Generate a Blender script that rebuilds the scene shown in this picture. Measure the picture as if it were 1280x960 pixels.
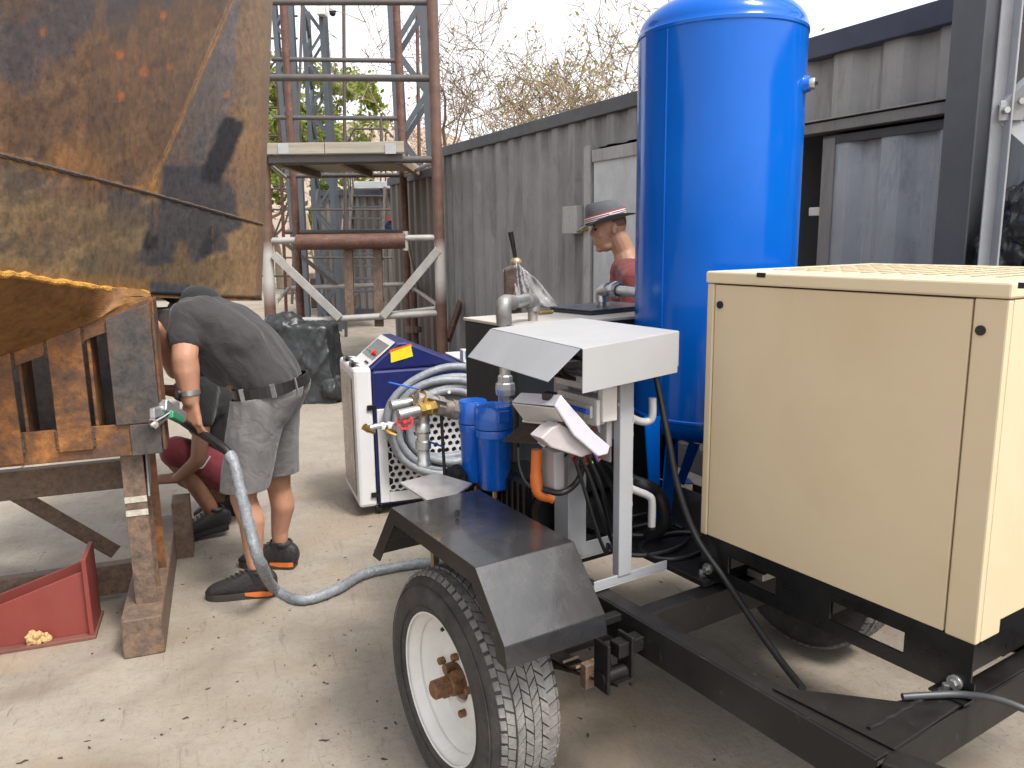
import bpy, bmesh, math, random
import numpy as np
from mathutils import Vector, Matrix, noise as mnoise
random.seed(7); RNG = np.random.default_rng(11)
V = Vector; PI = math.pi; R = math.radians
for o in list(bpy.data.objects): bpy.data.objects.remove(o)
S = bpy.context.scene; COL = S.collection
cy = S.cycles; cy.max_bounces = 5; cy.diffuse_bounces = 3; cy.glossy_bounces = 3; cy.transmission_bounces = 3; cy.transparent_max_bounces = 4; cy.caustics_reflective = False; cy.caustics_refractive = False

# ------------------------------------------------------------------ camera
FPX, PITCH, ROLL, EYE = 990.0, R(10.5), 0.0144, 1.6
cF = V((0, math.cos(PITCH), -math.sin(PITCH)))
_u0 = V((0, math.sin(PITCH), math.cos(PITCH))); _r0 = V((1, 0, 0))
cR = _r0*math.cos(ROLL) - _u0*math.sin(ROLL); cU = _r0*math.sin(ROLL) + _u0*math.cos(ROLL)
cC = V((0, 0, EYE))
cd = bpy.data.cameras.new('camera'); cam = bpy.data.objects.new('camera', cd); COL.objects.link(cam)
cd.sensor_width = 36; cd.lens = FPX*36/1280; cd.clip_start = 0.05; cd.clip_end = 3000
mw = Matrix.Identity(4)
for i in range(3):
    mw[i][0] = cR[i]; mw[i][1] = cU[i]; mw[i][2] = -cF[i]; mw[i][3] = cC[i]
cam.matrix_world = mw; S.camera = cam
# ------------------------------------------------------------------ light
SUN_EL, SUN_AZ = R(58), R(132)          # azimuth measured from +Y towards +X
wd = bpy.data.worlds.new('World'); S.world = wd; wd.use_nodes = True
wn = wd.node_tree.nodes; wl = wd.node_tree.links
sky = wn.new('ShaderNodeTexSky'); sky.sky_type = 'NISHITA'; sky.sun_disc = False
sky.sun_elevation = SUN_EL; sky.sun_rotation = SUN_AZ
sky.air_density = 1.0; sky.dust_density = 6.0; sky.ozone_density = 1.0; sky.altitude = 900
hz = wn.new('ShaderNodeHueSaturation'); hz.inputs['Saturation'].default_value = .14     # milky, hazy daylight
bg = wn['Background']; bg.inputs[1].default_value = 0.15; wl.new(sky.outputs[0], hz.inputs['Color']); wl.new(hz.outputs[0], bg.inputs[0])
ld = bpy.data.lights.new('sun', 'SUN'); ld.energy = 1.4; ld.angle = R(14); ld.color = (1, .95, .87)
sun = bpy.data.objects.new('sun', ld); COL.objects.link(sun)
sdir = V((math.sin(SUN_AZ)*math.cos(SUN_EL), math.cos(SUN_AZ)*math.cos(SUN_EL), math.sin(SUN_EL)))
sun.rotation_euler = sdir.to_track_quat('Z', 'Y').to_euler(); sun.location = (0, 0, 30)
vs = S.view_settings; vs.view_transform = 'Standard'; vs.look = 'None'; vs.exposure = 1.32; vs.gamma = 1; vs.use_curve_mapping = False

# ------------------------------------------------------------------ places
# world: camera stands at the origin, 1.6 m up, looking along +Y.  Trailer frame: x across, y towards the tail.
def ray(x, y): return cF + cR*((x-640)/FPX) - cU*((y-480)/FPX)
def W(x, y, Y): d = ray(x, y); return cC + d*(Y/d.y)
def G(x, y, z=0.): d = ray(x, y); return cC + d*((z-EYE)/d.z)
def hit(x, y, P, n): d = ray(x, y); return cC + d*((P-cC).dot(n)/d.dot(n))
class Frame:
    def __init__(s, o, rz):
        s.o = V(o); s.rz = rz
        s.x = V((math.cos(rz), math.sin(rz), 0)); s.y = V((-math.sin(rz), math.cos(rz), 0))
    def loc(s, P): P = P-s.o; return V((P.dot(s.x), P.dot(s.y), P.z))
    def wld(s, p): return s.o + s.x*p[0] + s.y*p[1] + V((0, 0, p[2]))
    def atx(s, x, y, v): return s.loc(hit(x, y, s.wld((v, 0, 0)), s.x))
    def aty(s, x, y, u): return s.loc(hit(x, y, s.wld((0, u, 0)), s.y))
    def atz(s, x, y, z): return s.loc(G(x, y, z))
WF = Frame((0, 0, 0), 0)
o_ = G(1095, 950, .58); TF = Frame((o_.x, o_.y, 0), R(32.3))       # trailer
o_ = G(155, 825, 0.); BF = Frame((o_.x, o_.y, 0), R(20))           # rusty trestle on the left
CF = Frame((-.746, 9.269, 0), math.atan2(3.735-9.269, 1.981+.746)) # container: x runs along its wall towards the camera

# ------------------------------------------------------------------ mesh builder
def frame_of(d, up=None):
    d = d.normalized()
    u = V(up) if up is not None else (V((0, 0, 1)) if abs(d.z) < .95 else V((0, 1, 0)))
    a = u.cross(d)
    if a.length < 1e-6: a = V((1, 0, 0)).cross(d)
    a.normalize(); b = d.cross(a).normalized()
    return a, b
def spline(pts, k=8):
    P = [V(p) for p in pts]; P = [P[0]*2-P[1]] + P + [P[-1]*2-P[-2]]; out = []
    for i in range(1, len(P)-2):
        for j in range(k):
            t = j/k; a, b, c, d = P[i-1], P[i], P[i+1], P[i+2]
            out.append(.5*((2*b)+(c-a)*t+(2*a-5*b+4*c-d)*t*t+(3*b-a-3*c+d)*t**3))
    out.append(P[-2]); return out
class MB:
    def __init__(s): s.v = []; s.f = []
    def add(s, vs, fs):
        n = len(s.v); s.v += [V(v) for v in vs]; s.f += [tuple(i+n for i in f) for f in fs]; return s
    def hexa(s, p):   # 8 points: bottom 4 ccw, top 4 ccw
        return s.add(p, [(3,2,1,0),(4,5,6,7),(0,1,5,4),(1,2,6,5),(2,3,7,6),(3,0,4,7)])
    def bx(s, a, b):
        x0,y0,z0 = [min(a[i],b[i]) for i in range(3)]; x1,y1,z1 = [max(a[i],b[i]) for i in range(3)]
        return s.hexa([(x0,y0,z0),(x1,y0,z0),(x1,y1,z0),(x0,y1,z0),(x0,y0,z1),(x1,y0,z1),(x1,y1,z1),(x0,y1,z1)])
    def box(s, c, d, m=None):
        m = m or Matrix.Identity(3); c = V(c); p = []
        for z in (-.5,.5):
            for x,y in ((-.5,-.5),(.5,-.5),(.5,.5),(-.5,.5)): p.append(c + m @ V((x*d[0],y*d[1],z*d[2])))
        return s.hexa(p)
    def beam(s, p, q, w, h, up=None, o=(0,0)):   # w across, h along up
        p, q = V(p), V(q); a, b = frame_of(q-p, up); off = a*o[0]+b*o[1]; P = []
        for e in (p, q):
            for x,y in ((-.5,-.5),(.5,-.5),(.5,.5),(-.5,.5)): P.append(e+off+a*(x*w)+b*(y*h))
        return s.hexa(P)
    def angle(s, p, q, w, t, up=None):
        s.beam(p, q, w, t, up, (0, 0)); return s.beam(p, q, t, w-t, up, (-w/2+t/2, w/2))
    def chan(s, p, q, w, h, t, up=None, sg=1):    # C section open towards sg*a
        s.beam(p, q, t, h, up, (-sg*(w/2-t/2), 0))
        for k in (-1, 1): s.beam(p, q, w-t, t, up, (sg*t/2, k*(h/2-t/2)))
        return s
    def hbeam(s, p, q, w, h, t, up=None):
        for k in (-1, 1): s.beam(p, q, w, t, up, (0, k*(h/2-t/2)))
        return s.beam(p, q, t, h-2*t, up)
    def tube(s, pts, r, n=10, cap=True):
        P = [V(p) for p in pts]; m = len(P); rs = r if isinstance(r, (list, tuple)) else [r]*m
        a = None; vs = []
        for i in range(m):
            d = (P[min(i+1,m-1)]-P[max(i-1,0)])
            if d.length < 1e-9: d = V((0,0,1))
            d.normalize()
            if a is None: a, _ = frame_of(d)
            else:
                a = a - d*a.dot(d)
                if a.length < 1e-6: a, _ = frame_of(d)
                a.normalize()
            b = d.cross(a)
            for j in range(n):
                t = 2*PI*j/n; vs.append(P[i]+(a*math.cos(t)+b*math.sin(t))*rs[i])
        fs = [(i*n+j, i*n+(j+1)%n, (i+1)*n+(j+1)%n, (i+1)*n+j) for i in range(m-1) for j in range(n)]
        if cap: fs += [tuple(range(n-1,-1,-1)), tuple((m-1)*n+j for j in range(n))]
        return s.add(vs, fs)
    def lathe(s, prof, c, ax=(0,0,1), n=32, close=False):   # prof: (r, t) along axis
        c = V(c); ax = V(ax).normalized(); a, b = frame_of(ax); vs = []; m = len(prof)
        for r_, t in prof:
            for j in range(n):
                q = 2*PI*j/n; vs.append(c+ax*t+(a*math.cos(q)+b*math.sin(q))*max(r_, 1e-4))
        k = m if close else m-1
        return s.add(vs, [(i*n+j, i*n+(j+1)%n, ((i+1)%m)*n+(j+1)%n, ((i+1)%m)*n+j) for i in range(k) for j in range(n)])
    def cyl(s, p, q, r, n=16, r2=None): return s.tube([p, q], [r, r if r2 is None else r2], n)
    def prism(s, poly, d):
        n = len(poly); P = [V(p) for p in poly]; d = V(d)
        return s.add(P+[p+d for p in P], [tuple(range(n-1,-1,-1)), tuple(range(n,2*n))]+[(i,(i+1)%n,n+(i+1)%n,n+i) for i in range(n)])
    def plate(s, poly, t):
        P = [V(p) for p in poly]; nrm = (P[1]-P[0]).cross(P[2]-P[0]).normalized()*t
        return s.prism([p-nrm*.5 for p in P], nrm)
    def sph(s, c, r, n=12, m=8, rot=None):
        c = V(c); r = (r,r,r) if isinstance(r,(int,float)) else r; rot = rot or Matrix.Identity(3); vs = []
        for i in range(m+1):
            t = PI*i/m
            for j in range(n):
                q = 2*PI*j/n; vs.append(c+rot@V((r[0]*math.sin(t)*math.cos(q), r[1]*math.sin(t)*math.sin(q), r[2]*math.cos(t))))
        return s.add(vs, [(i*n+j,(i+1)*n+j,(i+1)*n+(j+1)%n,i*n+(j+1)%n) for i in range(m) for j in range(n)])
    def cap(s, p, q, r0, r1, n=14):   # round cone
        p, q = V(p), V(q); s.sph(p, r0, n, 8); s.sph(q, r1, n, 8); return s.tube([p, q], [r0, r1], n)
    def limb(s, pts, rs, n=14):
        for i in range(len(pts)-1): s.cap(pts[i], pts[i+1], rs[i], rs[i+1], n)
        return s
def mesh_of(mb, name, off=V((0,0,0)), smooth=False, weld=False):
    me = bpy.data.meshes.new(name); me.from_pydata([tuple(v-off) for v in mb.v], [], mb.f)
    bm = bmesh.new(); bm.from_mesh(me)
    if weld: bmesh.ops.remove_doubles(bm, verts=bm.verts, dist=1e-5)
    bmesh.ops.recalc_face_normals(bm, faces=bm.faces); bm.to_mesh(me); bm.free()
    if smooth:
        me.polygons.foreach_set('use_smooth', [True]*len(me.polygons))
        try: me.set_sharp_from_angle(angle=R(40))
        except Exception: pass
    return me
def link(name, me, mat, parent=None):
    o = bpy.data.objects.new(name, me); COL.objects.link(o)
    if mat is not None: me.materials.append(mat)
    if parent is not None: o.parent = parent
    return o
def bevel(o, w, seg=2):
    if w:
        m = o.modifiers.new('bevel', 'BEVEL'); m.width = w; m.segments = seg; m.limit_method = 'ANGLE'; m.angle_limit = R(35)
        m.harden_normals = False
def tag(o, label=None, cat=None, group=None, kind=None):
    for k, v in (('label', label), ('category', cat), ('group', group), ('kind', kind)):
        if v: o[k] = v
    return o
class Thing:
    """an Empty at the thing's base; parts are given in coordinates of the frame fr"""
    def __init__(s, name, label, cat, base=(0,0,0), fr=WF, group=None):
        s.fr = fr; s.b = V(base); s.o = bpy.data.objects.new(name, None); COL.objects.link(s.o)
        s.o.empty_display_size = .1
        s.o.location = fr.wld(s.b); s.o.rotation_euler = (0, 0, fr.rz); tag(s.o, label, cat, group)
    def part(s, name, mb, mat, sub=None, smooth=False, bev=0, label=None, kind=None, weld=False):
        o = link(name, mesh_of(mb, name, s.b, smooth, weld), mat, sub or s.o); bevel(o, bev); tag(o, label, kind=kind); return o
def solo(name, label, cat, mb, mat, base=(0,0,0), fr=WF, group=None, smooth=False, bev=0, kind=None):
    b = V(base); o = link(name, mesh_of(mb, name, b, smooth), mat)
    o.location = fr.wld(b); o.rotation_euler = (0, 0, fr.rz); bevel(o, bev); return tag(o, label, cat, group, kind)
def copy_tree(o, parent=None):
    c = o.copy(); COL.objects.link(c)
    if parent: c.parent = parent
    for ch in list(o.children): copy_tree(ch, c)
    return c
def remesh(mb, name, voxel, smooth_it=6, disp=None, fac=.5):
    me = mesh_of(mb, name); o = bpy.data.objects.new('tmp', me); COL.objects.link(o)
    m = o.modifiers.new('r', 'REMESH'); m.mode = 'VOXEL'; m.voxel_size = voxel
    if smooth_it: k = o.modifiers.new('s', 'SMOOTH'); k.iterations = smooth_it; k.factor = fac
    dg = bpy.context.evaluated_depsgraph_get(); dg.update()
    nm = bpy.data.meshes.new_from_object(o.evaluated_get(dg)); nm.name = name
    bpy.data.objects.remove(o); bpy.data.meshes.remove(me)
    bmv = bmesh.new(); bmv.from_mesh(nm)
    if bmv.calc_volume(signed=True) < 0: bmesh.ops.reverse_faces(bmv, faces=bmv.faces); bmv.to_mesh(nm); nm.update()
    bmv.free()
    if disp:
        ns = [v.normal.copy() for v in nm.vertices]
        for v, n in zip(nm.vertices, ns): v.co += n*disp(v.co)
    nm.polygons.foreach_set('use_smooth', [True]*len(nm.polygons))
    return nm
def set_org(me, off):
    me.transform(Matrix.Translation(-V(off))); return me

# ------------------------------------------------------------------ materials
MAT = {}
def nd(t, k, **kw):
    n = t.nodes.new(k)
    for a, b in kw.items():
        if a.startswith('i_'):
            n.inputs[a[2:].replace('_', ' ')].default_value = b
        else: setattr(n, a, b)
    return n
def rgba(c): return (c[0], c[1], c[2], 1)
def base_mat(name):
    m = bpy.data.materials.new(name); m.use_nodes = True; t = m.node_tree
    return m, t, t.nodes['Principled BSDF']
def ramp(t, src, stops):
    r = t.nodes.new('ShaderNodeValToRGB'); e = r.color_ramp.elements
    while len(e) < len(stops): e.new(.5)
    for k, (p, c) in zip(e, stops):
        k.position = p; k.color = rgba(c) if not isinstance(c, (int, float)) else (c, c, c, 1)
    t.links.new(src, r.inputs[0]); return r.outputs[0]
def mixc(t, fac, a, b, mode='MIX'):
    n = t.nodes.new('ShaderNodeMix'); n.data_type = 'RGBA'; n.blend_type = mode
    for sock, val in ((n.inputs[0], fac), (n.inputs[6], a), (n.inputs[7], b)):
        if hasattr(val, 'links'): t.links.new(val, sock)
        else: sock.default_value = val if isinstance(val, (int, float)) else rgba(val)
    return n.outputs[2]
def noise(t, scale, detail=4, rough=.6, coord=None, stretch=None, dist=0, out=0):
    n = nd(t, 'ShaderNodeTexNoise', i_Scale=scale, i_Detail=min(detail, 5), i_Roughness=rough, i_Distortion=dist)
    c = coord or t.nodes.new('ShaderNodeTexCoord').outputs['Object']
    if stretch:
        mp = nd(t, 'ShaderNodeMapping'); mp.inputs['Scale'].default_value = stretch
        t.links.new(c, mp.inputs[0]); c = mp.outputs[0]
    t.links.new(c, n.inputs['Vector']); return n.outputs[out]
def add_bump(t, bs, src, strength, dist=.01, prev=None):
    b = nd(t, 'ShaderNodeBump'); b.inputs['Strength'].default_value = strength; b.inputs['Distance'].default_value = dist
    t.links.new(src, b.inputs['Height'])
    if prev is not None: t.links.new(prev, b.inputs['Normal'])
    t.links.new(b.outputs[0], bs.inputs['Normal']); return b.outputs[0]
def M(name, col, rough=.5, metal=0, var=.18, scale=6, dirt=None, damt=.5, dscale=3, bump=0, bscale=60, rvar=.12, coat=0, stretch=None, spec=.5, wear=None, wscale=25, wthr=.62):
    if name in MAT: return MAT[name]
    m, t, b = base_mat(name); c = V(col)
    n1 = noise(t, scale, 5, .65, stretch=stretch)
    cc = ramp(t, n1, [(.25, tuple(c*(1-var))), (.75, tuple(c*(1+var*.7)))])
    if dirt:
        n2 = noise(t, dscale, 7, .7, dist=.4, stretch=stretch)
        cc = mixc(t, ramp(t, n2, [(.5-.08, 0), (.72, damt)]), cc, dirt)
    if wear:
        n3 = noise(t, wscale, 6, .75)
        cc = mixc(t, ramp(t, n3, [(wthr, 0), (wthr+.06, .9)]), cc, wear)
    t.links.new(cc, b.inputs['Base Color'])
    n4 = noise(t, scale*2.3, 4, .6)
    t.links.new(ramp(t, n4, [(.2, max(rough-rvar, .02)), (.8, min(rough+rvar, 1))]), b.inputs['Roughness'])
    b.inputs['Metallic'].default_value = metal; b.inputs['Specular IOR Level'].default_value = spec
    if coat: b.inputs['Coat Weight'].default_value = coat; b.inputs['Coat Roughness'].default_value = .06
    if bump: add_bump(t, b, noise(t, bscale, 5, .6), bump, .01)
    MAT[name] = m; return m
# ================================================================== the yard
def concrete():
    m, t, b = base_mat('concrete'); co = t.nodes.new('ShaderNodeTexCoord').outputs['Object']
    big = noise(t, .55, 6, .62, co, dist=.6); mid = noise(t, 3.2, 8, .72, co, dist=.3); fine = noise(t, 38, 8, .8, co)
    c = ramp(t, big, [(.3, (.215, .175, .13)), (.5, (.30, .265, .22)), (.7, (.28, .22, .155))])
    c = mixc(t, ramp(t, mid, [(.38, .0), (.66, .6)]), c, (.21, .175, .14))
    c = mixc(t, ramp(t, fine, [(.3, .55), (.5, 0)]), c, (.16, .13, .10))
    c = mixc(t, ramp(t, noise(t, 120, 4, .8, co), [(.58, 0), (.75, .5)]), c, (.50, .46, .40))
    # scuffs dragged over the slab, oil and tyre marks
    sc = noise(t, 5, 9, .78, co, stretch=(6, .7, 1), dist=.8)
    c = mixc(t, ramp(t, sc, [(.57, 0), (.68, .6)]), c, (.15, .12, .095))
    for sx_, sy_, sd_ in ((40, 5, 1.5), (6, 46, 1.2), (24, 18, 2.2)):       # short dark fibres and scratches
        fb_ = noise(t, 1.6, 3, .6, co, stretch=(sx_, sy_, 1), dist=sd_)
        pm_ = noise(t, 1.7, 4, .6, co, dist=.5)
        fm_ = t.nodes.new('ShaderNodeMath'); fm_.operation = 'MULTIPLY'
        t.links.new(ramp(t, fb_, [(.66, 0), (.70, 1)]), fm_.inputs[0]); t.links.new(ramp(t, pm_, [(.40, .1), (.62, .85)]), fm_.inputs[1])
        c = mixc(t, fm_.outputs[0], c, (.10, .075, .055))
    sc2 = noise(t, 3.4, 9, .8, co, stretch=(1.1, 9, 1), dist=1.2)
    c = mixc(t, ramp(t, sc2, [(.63, 0), (.72, .5)]), c, (.14, .115, .09))
    stain = noise(t, 1.1, 3, .5, co, dist=1.4)
    c = mixc(t, ramp(t, stain, [(.54, 0), (.70, .6)]), c, (.15, .115, .085))
    rust = noise(t, .9, 4, .6, co, stretch=(1, 1.3, 1), dist=.9)
    c = mixc(t, ramp(t, rust, [(.58, 0), (.75, .35)]), c, (.40, .26, .12))
    vo = nd(t, 'ShaderNodeTexVoronoi', i_Scale=16.0, i_Randomness=1.0); t.links.new(co, vo.inputs['Vector'])
    c = mixc(t, ramp(t, vo.outputs['Distance'], [(.035, .85), (.06, 0)]), c, (.10, .075, .055))
    t.links.new(c, b.inputs['Base Color'])
    t.links.new(ramp(t, mid, [(.3, .62), (.7, .9)]), b.inputs['Roughness'])
    nb = add_bump(t, b, fine, .35, .006); add_bump(t, b, mid, .25, .02, nb)
    return m
CONC = concrete(); MAT['concrete'] = CONC
dirtm = M('soil', (.25, .19, .13), .95, var=.3, scale=2, bump=.4, bscale=20)
g = MB(); g.add([(-900, -60, -.06), (900, -60, -.06), (900, 1500, -.06), (-900, 1500, -.06)], [(0, 1, 2, 3)])
ground = link('ground', mesh_of(g, 'ground'), dirtm); tag(ground, kind='structure')
SF = Frame(tuple(G(370, 578)), R(18.7))
for i in range(-3, 4):
    for j in range(-3, 6):
        L_, Wd = 5.2, 4.4; x0, y0 = -1.9+i*L_, j*Wd
        sb = MB(); sb.bx((x0+.006, y0+.006, -.1), (x0+L_-.006, y0+Wd-.006, 0))
        so = link('slab', mesh_of(sb, 'slab'), CONC, ground); so.location = SF.o; so.rotation_euler = (0, 0, SF.rz); bevel(so, .006, 1)
# loose grit and scraps on the slab
db = MB()
for k in range(480):
    x, y = random.gauss(-.6, .8), random.uniform(1.2, 5.0); s_ = random.choice((.0015, .002, .003, .004))*random.uniform(.7, 1.4)
    m_ = Matrix.Rotation(random.uniform(0, PI), 3, 'Z') @ Matrix.Rotation(random.uniform(-.4, .4), 3, 'X')
    n_ = random.randint(3, 5); a_ = random.uniform(1, 3); P_ = [V((x, y, .001))+m_@V((s_*a_*math.cos(2*PI*q/n_)*random.uniform(.6, 1.2), s_*math.sin(2*PI*q/n_)*random.uniform(.6, 1.2), 0)) for q in range(n_)]; db.prism(P_, (0, 0, s_*.4))
for px, py, l_ in ((28, 952, .05), (75, 948, .025), (112, 934, .022), (202, 918, .016), (405, 925, .05), (482, 910, .02), (393, 832, .02), (405, 853, .02), (128, 900, .02), (232, 898, .03), (273, 797, .014), (395, 905, .012), (115, 817, .01)):
    p = G(px, py, .003); a_ = random.uniform(-.7, .7); d_ = V((math.cos(a_), math.sin(a_), 0)); e_ = V((-d_.y, d_.x, 0)); db.tube([p-d_*l_*.35, p-d_*l_*.1+e_*l_*random.uniform(-.15, .15), p+d_*l_*.15+e_*l_*random.uniform(-.1, .2), p+d_*l_*.35], [.001, .003, .0035, .001], 5)
solo('grit', 'dark scraps and grit scattered over the concrete', 'grit', db, M('grit', (.05, .04, .03), .9), kind='stuff')

# ------------------------------------------------------------------ hills far behind
hm = M('dry_hill', (.33, .25, .20), .95, var=.35, scale=.03, dirt=(.16, .15, .09), dscale=.05, bump=.8, bscale=.2)
nx, ny = 90, 22; vs_ = []; fs_ = []
for j in range(ny):
    for i in range(nx):
        x = -700+1400*i/(nx-1); y = 560+j*26.; t_ = j/(ny-1)
        ridge = 95*math.exp(-((x+150)/140)**2)+58*math.exp(-((x+330)/120)**2)+45*math.exp(-((x-60)/160)**2)+30
        z = ridge*math.sin(PI*min(t_*.62, 1))*1.0 + 9*mnoise.fractal(V((x*.012, y*.012, 3)), 1, 2, 5) - 6
        vs_.append((x, y, z))
for j in range(ny-1):
    for i in range(nx-1): a = j*nx+i; fs_.append((a, a+1, a+nx+1, a+nx))
hb = MB(); hb.add(vs_, fs_); ho = link('hills', mesh_of(hb, 'hills', smooth=True), hm); tag(ho, kind='structure')

# ================================================================== rusty hull on the left
def fbm(x, y, sc, oct=5, seed=0, rough=.55):
    out = np.zeros_like(x); amp = 1.; tot = 0.; rg = np.random.default_rng(seed)
    for o in range(oct):
        T_ = rg.random((64, 64)); ca, sa = math.cos(.6+o*1.1), math.sin(.6+o*1.1); u = (x*ca-y*sa)*sc; v = (x*sa+y*ca)*sc; iu = np.floor(u).astype(int); iv = np.floor(v).astype(int)
        fu = u-iu; fv = v-iv; fu = fu*fu*(3-2*fu); fv = fv*fv*(3-2*fv)
        g_ = lambda a, b: T_[a % 64, b % 64]
        out += amp*((g_(iu, iv)*(1-fu)+g_(iu+1, iv)*fu)*(1-fv)+(g_(iu, iv+1)*(1-fu)+g_(iu+1, iv+1)*fu)*fv)
        tot += amp; amp *= rough; sc *= 2.07
    return out/tot
def sstep(a, b, x): t = np.clip((x-a)/(b-a), 0, 1); return t*t*(3-2*t)
# the shell is ruled: every column of it stands upright at the distance HY(column)
HXS = [-330, -120, 0, 100, 190, 260, 300, 318, 324, 325.5, 326]; HYS = [1.6, 2.12, 2.42, 2.78, 3.35, 3.86, 4.08, 4.22, 4.4, 4.6, 5.0]
def HY(c): return float(np.interp(c, HXS, HYS))
def hull_edge(c): return float(np.interp(c, [-330, 0, 95, 185, 260, 330], [290, 341, 356, 367, 371, 373]))   # lower rim, drawing row
def hull_pt(c, r):   # c column, r row on a 1280 x 960 drawing of the shell seen from the gate
    sl = c + (372-r)*.037
    return W(sl, r, HY(c))
RUSTV = None
def hull_material():
    m, t, b = base_mat('rusted_plate')
    at = nd(t, 'ShaderNodeVertexColor'); at.layer_name = 'stain'
    co = t.nodes.new('ShaderNodeTexCoord').outputs['Object']
    f = noise(t, 28, 8, .75, co); f2 = noise(t, 90, 5, .8, co)
    c = mixc(t, 1.0, at.outputs[0], ramp(t, f, [(.32, (.62, .62, .62)), (.5, (1, 1, 1)), (.68, (1.4, 1.32, 1.2))]), 'MULTIPLY')
    c = mixc(t, ramp(t, f2, [(.3, .22), (.5, 0)]), c, (.02, .015, .012))
    c = mixc(t, ramp(t, noise(t, 7, 8, .8, co, stretch=(1, 1, .25)), [(.62, 0), (.72, .3)]), c, (.26, .11, .03))
    t.links.new(c, b.inputs['Base Color'])
    t.links.new(ramp(t, f, [(.3, .45), (.7, .75)]), b.inputs['Roughness']); b.inputs['Specular IOR Level'].default_value = .35
    add_bump(t, b, f, .25, .006); return m
HULLM = hull_material()
def stain_colour(cx, ry):
    """colour of the plate by position: scale-grey, brown and orange rust, grinder-black patches"""
    n1 = fbm(cx+900, ry+300, 1/90, 6, 1); n2 = fbm(cx+900, (ry+300)*.35, 1/28, 5, 2); n3 = fbm(cx+900, ry+300, 1/14, 4, 3); n4 = fbm(cx*.4+ry*.9+900, ry*.2-cx*.3+900, 1/22, 4, 8)
    seam = 195+.245*cx+.00006*cx*cx; edge = np.interp(cx, [-330, 0, 95, 185, 260, 330], [290, 341, 356, 367, 371, 373]); vx = 275-(ry)*.395
    C = np.zeros(cx.shape+(3,)); C[:] = (.105, .060, .036)
    def lay(mask, col): C[:] = C*(1-mask[..., None])+np.array(col)*mask[..., None]
    lay(sstep(.42, .62, n1)*.85, (.058, .052, .056))                        # mill scale
    lay(sstep(.48, .7, n2)*.6, (.16, .085, .045))
    lay(sstep(.5, .68, n3)*.35, (.05, .038, .032))
    lay(sstep(.56, .75, n4)*.35, (.19, .115, .06))
    up = (ry < seam)
    lay(np.where(up, sstep(-75, -2, ry-seam), 0)*(.25+.75*n1)*sstep(.35, .6, n2*.6+n1*.4)*(cx < 230), (.25, .118, .035))
    lay(np.where(ry > seam-3, sstep(11, 2, ry-seam), 0)*sstep(.35, .65, n3)*(cx < 195)*(.75), (.42, .20, .035))
    lay(np.where(ry > seam-3, sstep(9, 2, ry-seam), 0)*(.1+1.0*n3)*(cx > 292)*(.9), (.45, .22, .04))
    lay(np.where(~up, sstep(0, 60, ry-seam)*.65*sstep(.3, .6, n1+.1), 0), (.13, .090, .048))     # olive lower strake
    lay(np.where(~up, sstep(.5, .66, n4)*.45, 0), (.22, .15, .075))
    lay(sstep(4.5, 1.5, np.abs(cx-vx))*(ry < seam)*(.2+.7*n3), (.30, .15, .045))
    lay(sstep(250, 320, cx-(372-ry)*.0)*(.35+.55*n2), (.24, .145, .075))                       # tan bend at the end
    lay(((cx > vx+4) & (cx < 285-ry*.05))*sstep(330, 60, ry)*.6*np.ones_like(cx), (.085, .085, .095))
    for a, b_, r_ in ((137, 68, 7), (168, 90, 8), (200, 84, 6), (274, 119, 5), (40, 40, 7), (140, 120, 7), (190, 20, 6)):
        lay(sstep(r_, r_*.3, np.hypot(cx-a, (ry-b_)*.8))*(.3+.7*n3), (.36, .11, .025))
    lay(sstep(26, 0, edge-ry)*(cx < 185)*(.2+.5*n3), (.30, .14, .03))
    def rect(x0, y0, x1, y1, w):       # brushed band from (x0,y0) to (x1,y1) with width w
        dx, dy = x1-x0, y1-y0; L = math.hypot(dx, dy); tt = ((cx-x0)*dx+(ry-y0)*dy)/L; ss = (-(cx-x0)*dy+(ry-y0)*dx)/L
        wob = (n3-.5)*14+(n1-.5)*8
        return sstep(-3, 4, tt+wob)*sstep(-3, 4, L-tt+wob)*sstep(w/2+3, w/2-4, np.abs(ss)+wob*.6)
    grey = np.maximum.reduce([rect(232, 205, 232, 300, 78), rect(205, 255, 190, 330, 44), rect(262, 228, 285, 290, 36), rect(225, 245, 262, 320, 50)])
    lay(grey*(.78+.2*n3), (.036, .037, .043))
    lay(rect(255, 228, 284, 148, 30)*.97, (.013, .013, .017))
    lay(rect(186, 292, 182, 312, 17)*.9, (.014, .013, .014)); lay(rect(250, 320, 266, 285, 15)*.9, (.02, .02, .024)); lay(rect(184, 362, 236, 364, 18)*.95, (.045, .05, .065))
    return C
def colour_attr(me, cols):
    a = me.color_attributes.new('stain', 'FLOAT_COLOR', 'POINT')
    a.data.foreach_set('color', np.concatenate([cols, np.ones((len(cols), 1))], 1).astype(np.float32).ravel())
hull = Thing('hull_section', 'big rust brown steel plate hull section with black brushed patches, at left', 'hull section', tuple(W(190, 368, 2.95)))
cols_ = np.concatenate([np.arange(-330, 0, 9.), np.arange(0, 316, 2.6), np.array([316, 318, 320, 322, 323, 324, 324.6, 325.1, 325.5, 325.8, 326])])
rows_ = 90
grid_v = []; cg = []; rg_ = []
for c in cols_:
    e = hull_edge(c); r0 = -250.
    for k in range(rows_+60):
        r = e-(e-0)*k/rows_ if k <= rows_ else 0-(250)*(k-rows_)/59.
        grid_v.append(hull_pt(c, r)); cg.append(c); rg_.append(r)
nr = rows_+60
hb = MB(); hb.add(grid_v, [(i*nr+j, (i+1)*nr+j, (i+1)*nr+j+1, i*nr+j+1) for i in range(len(cols_)-1) for j in range(nr-1)])
me = bpy.data.meshes.new('shell_plate'); me.from_pydata([tuple(v-hull.b) for v in hb.v], [], hb.f)
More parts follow.
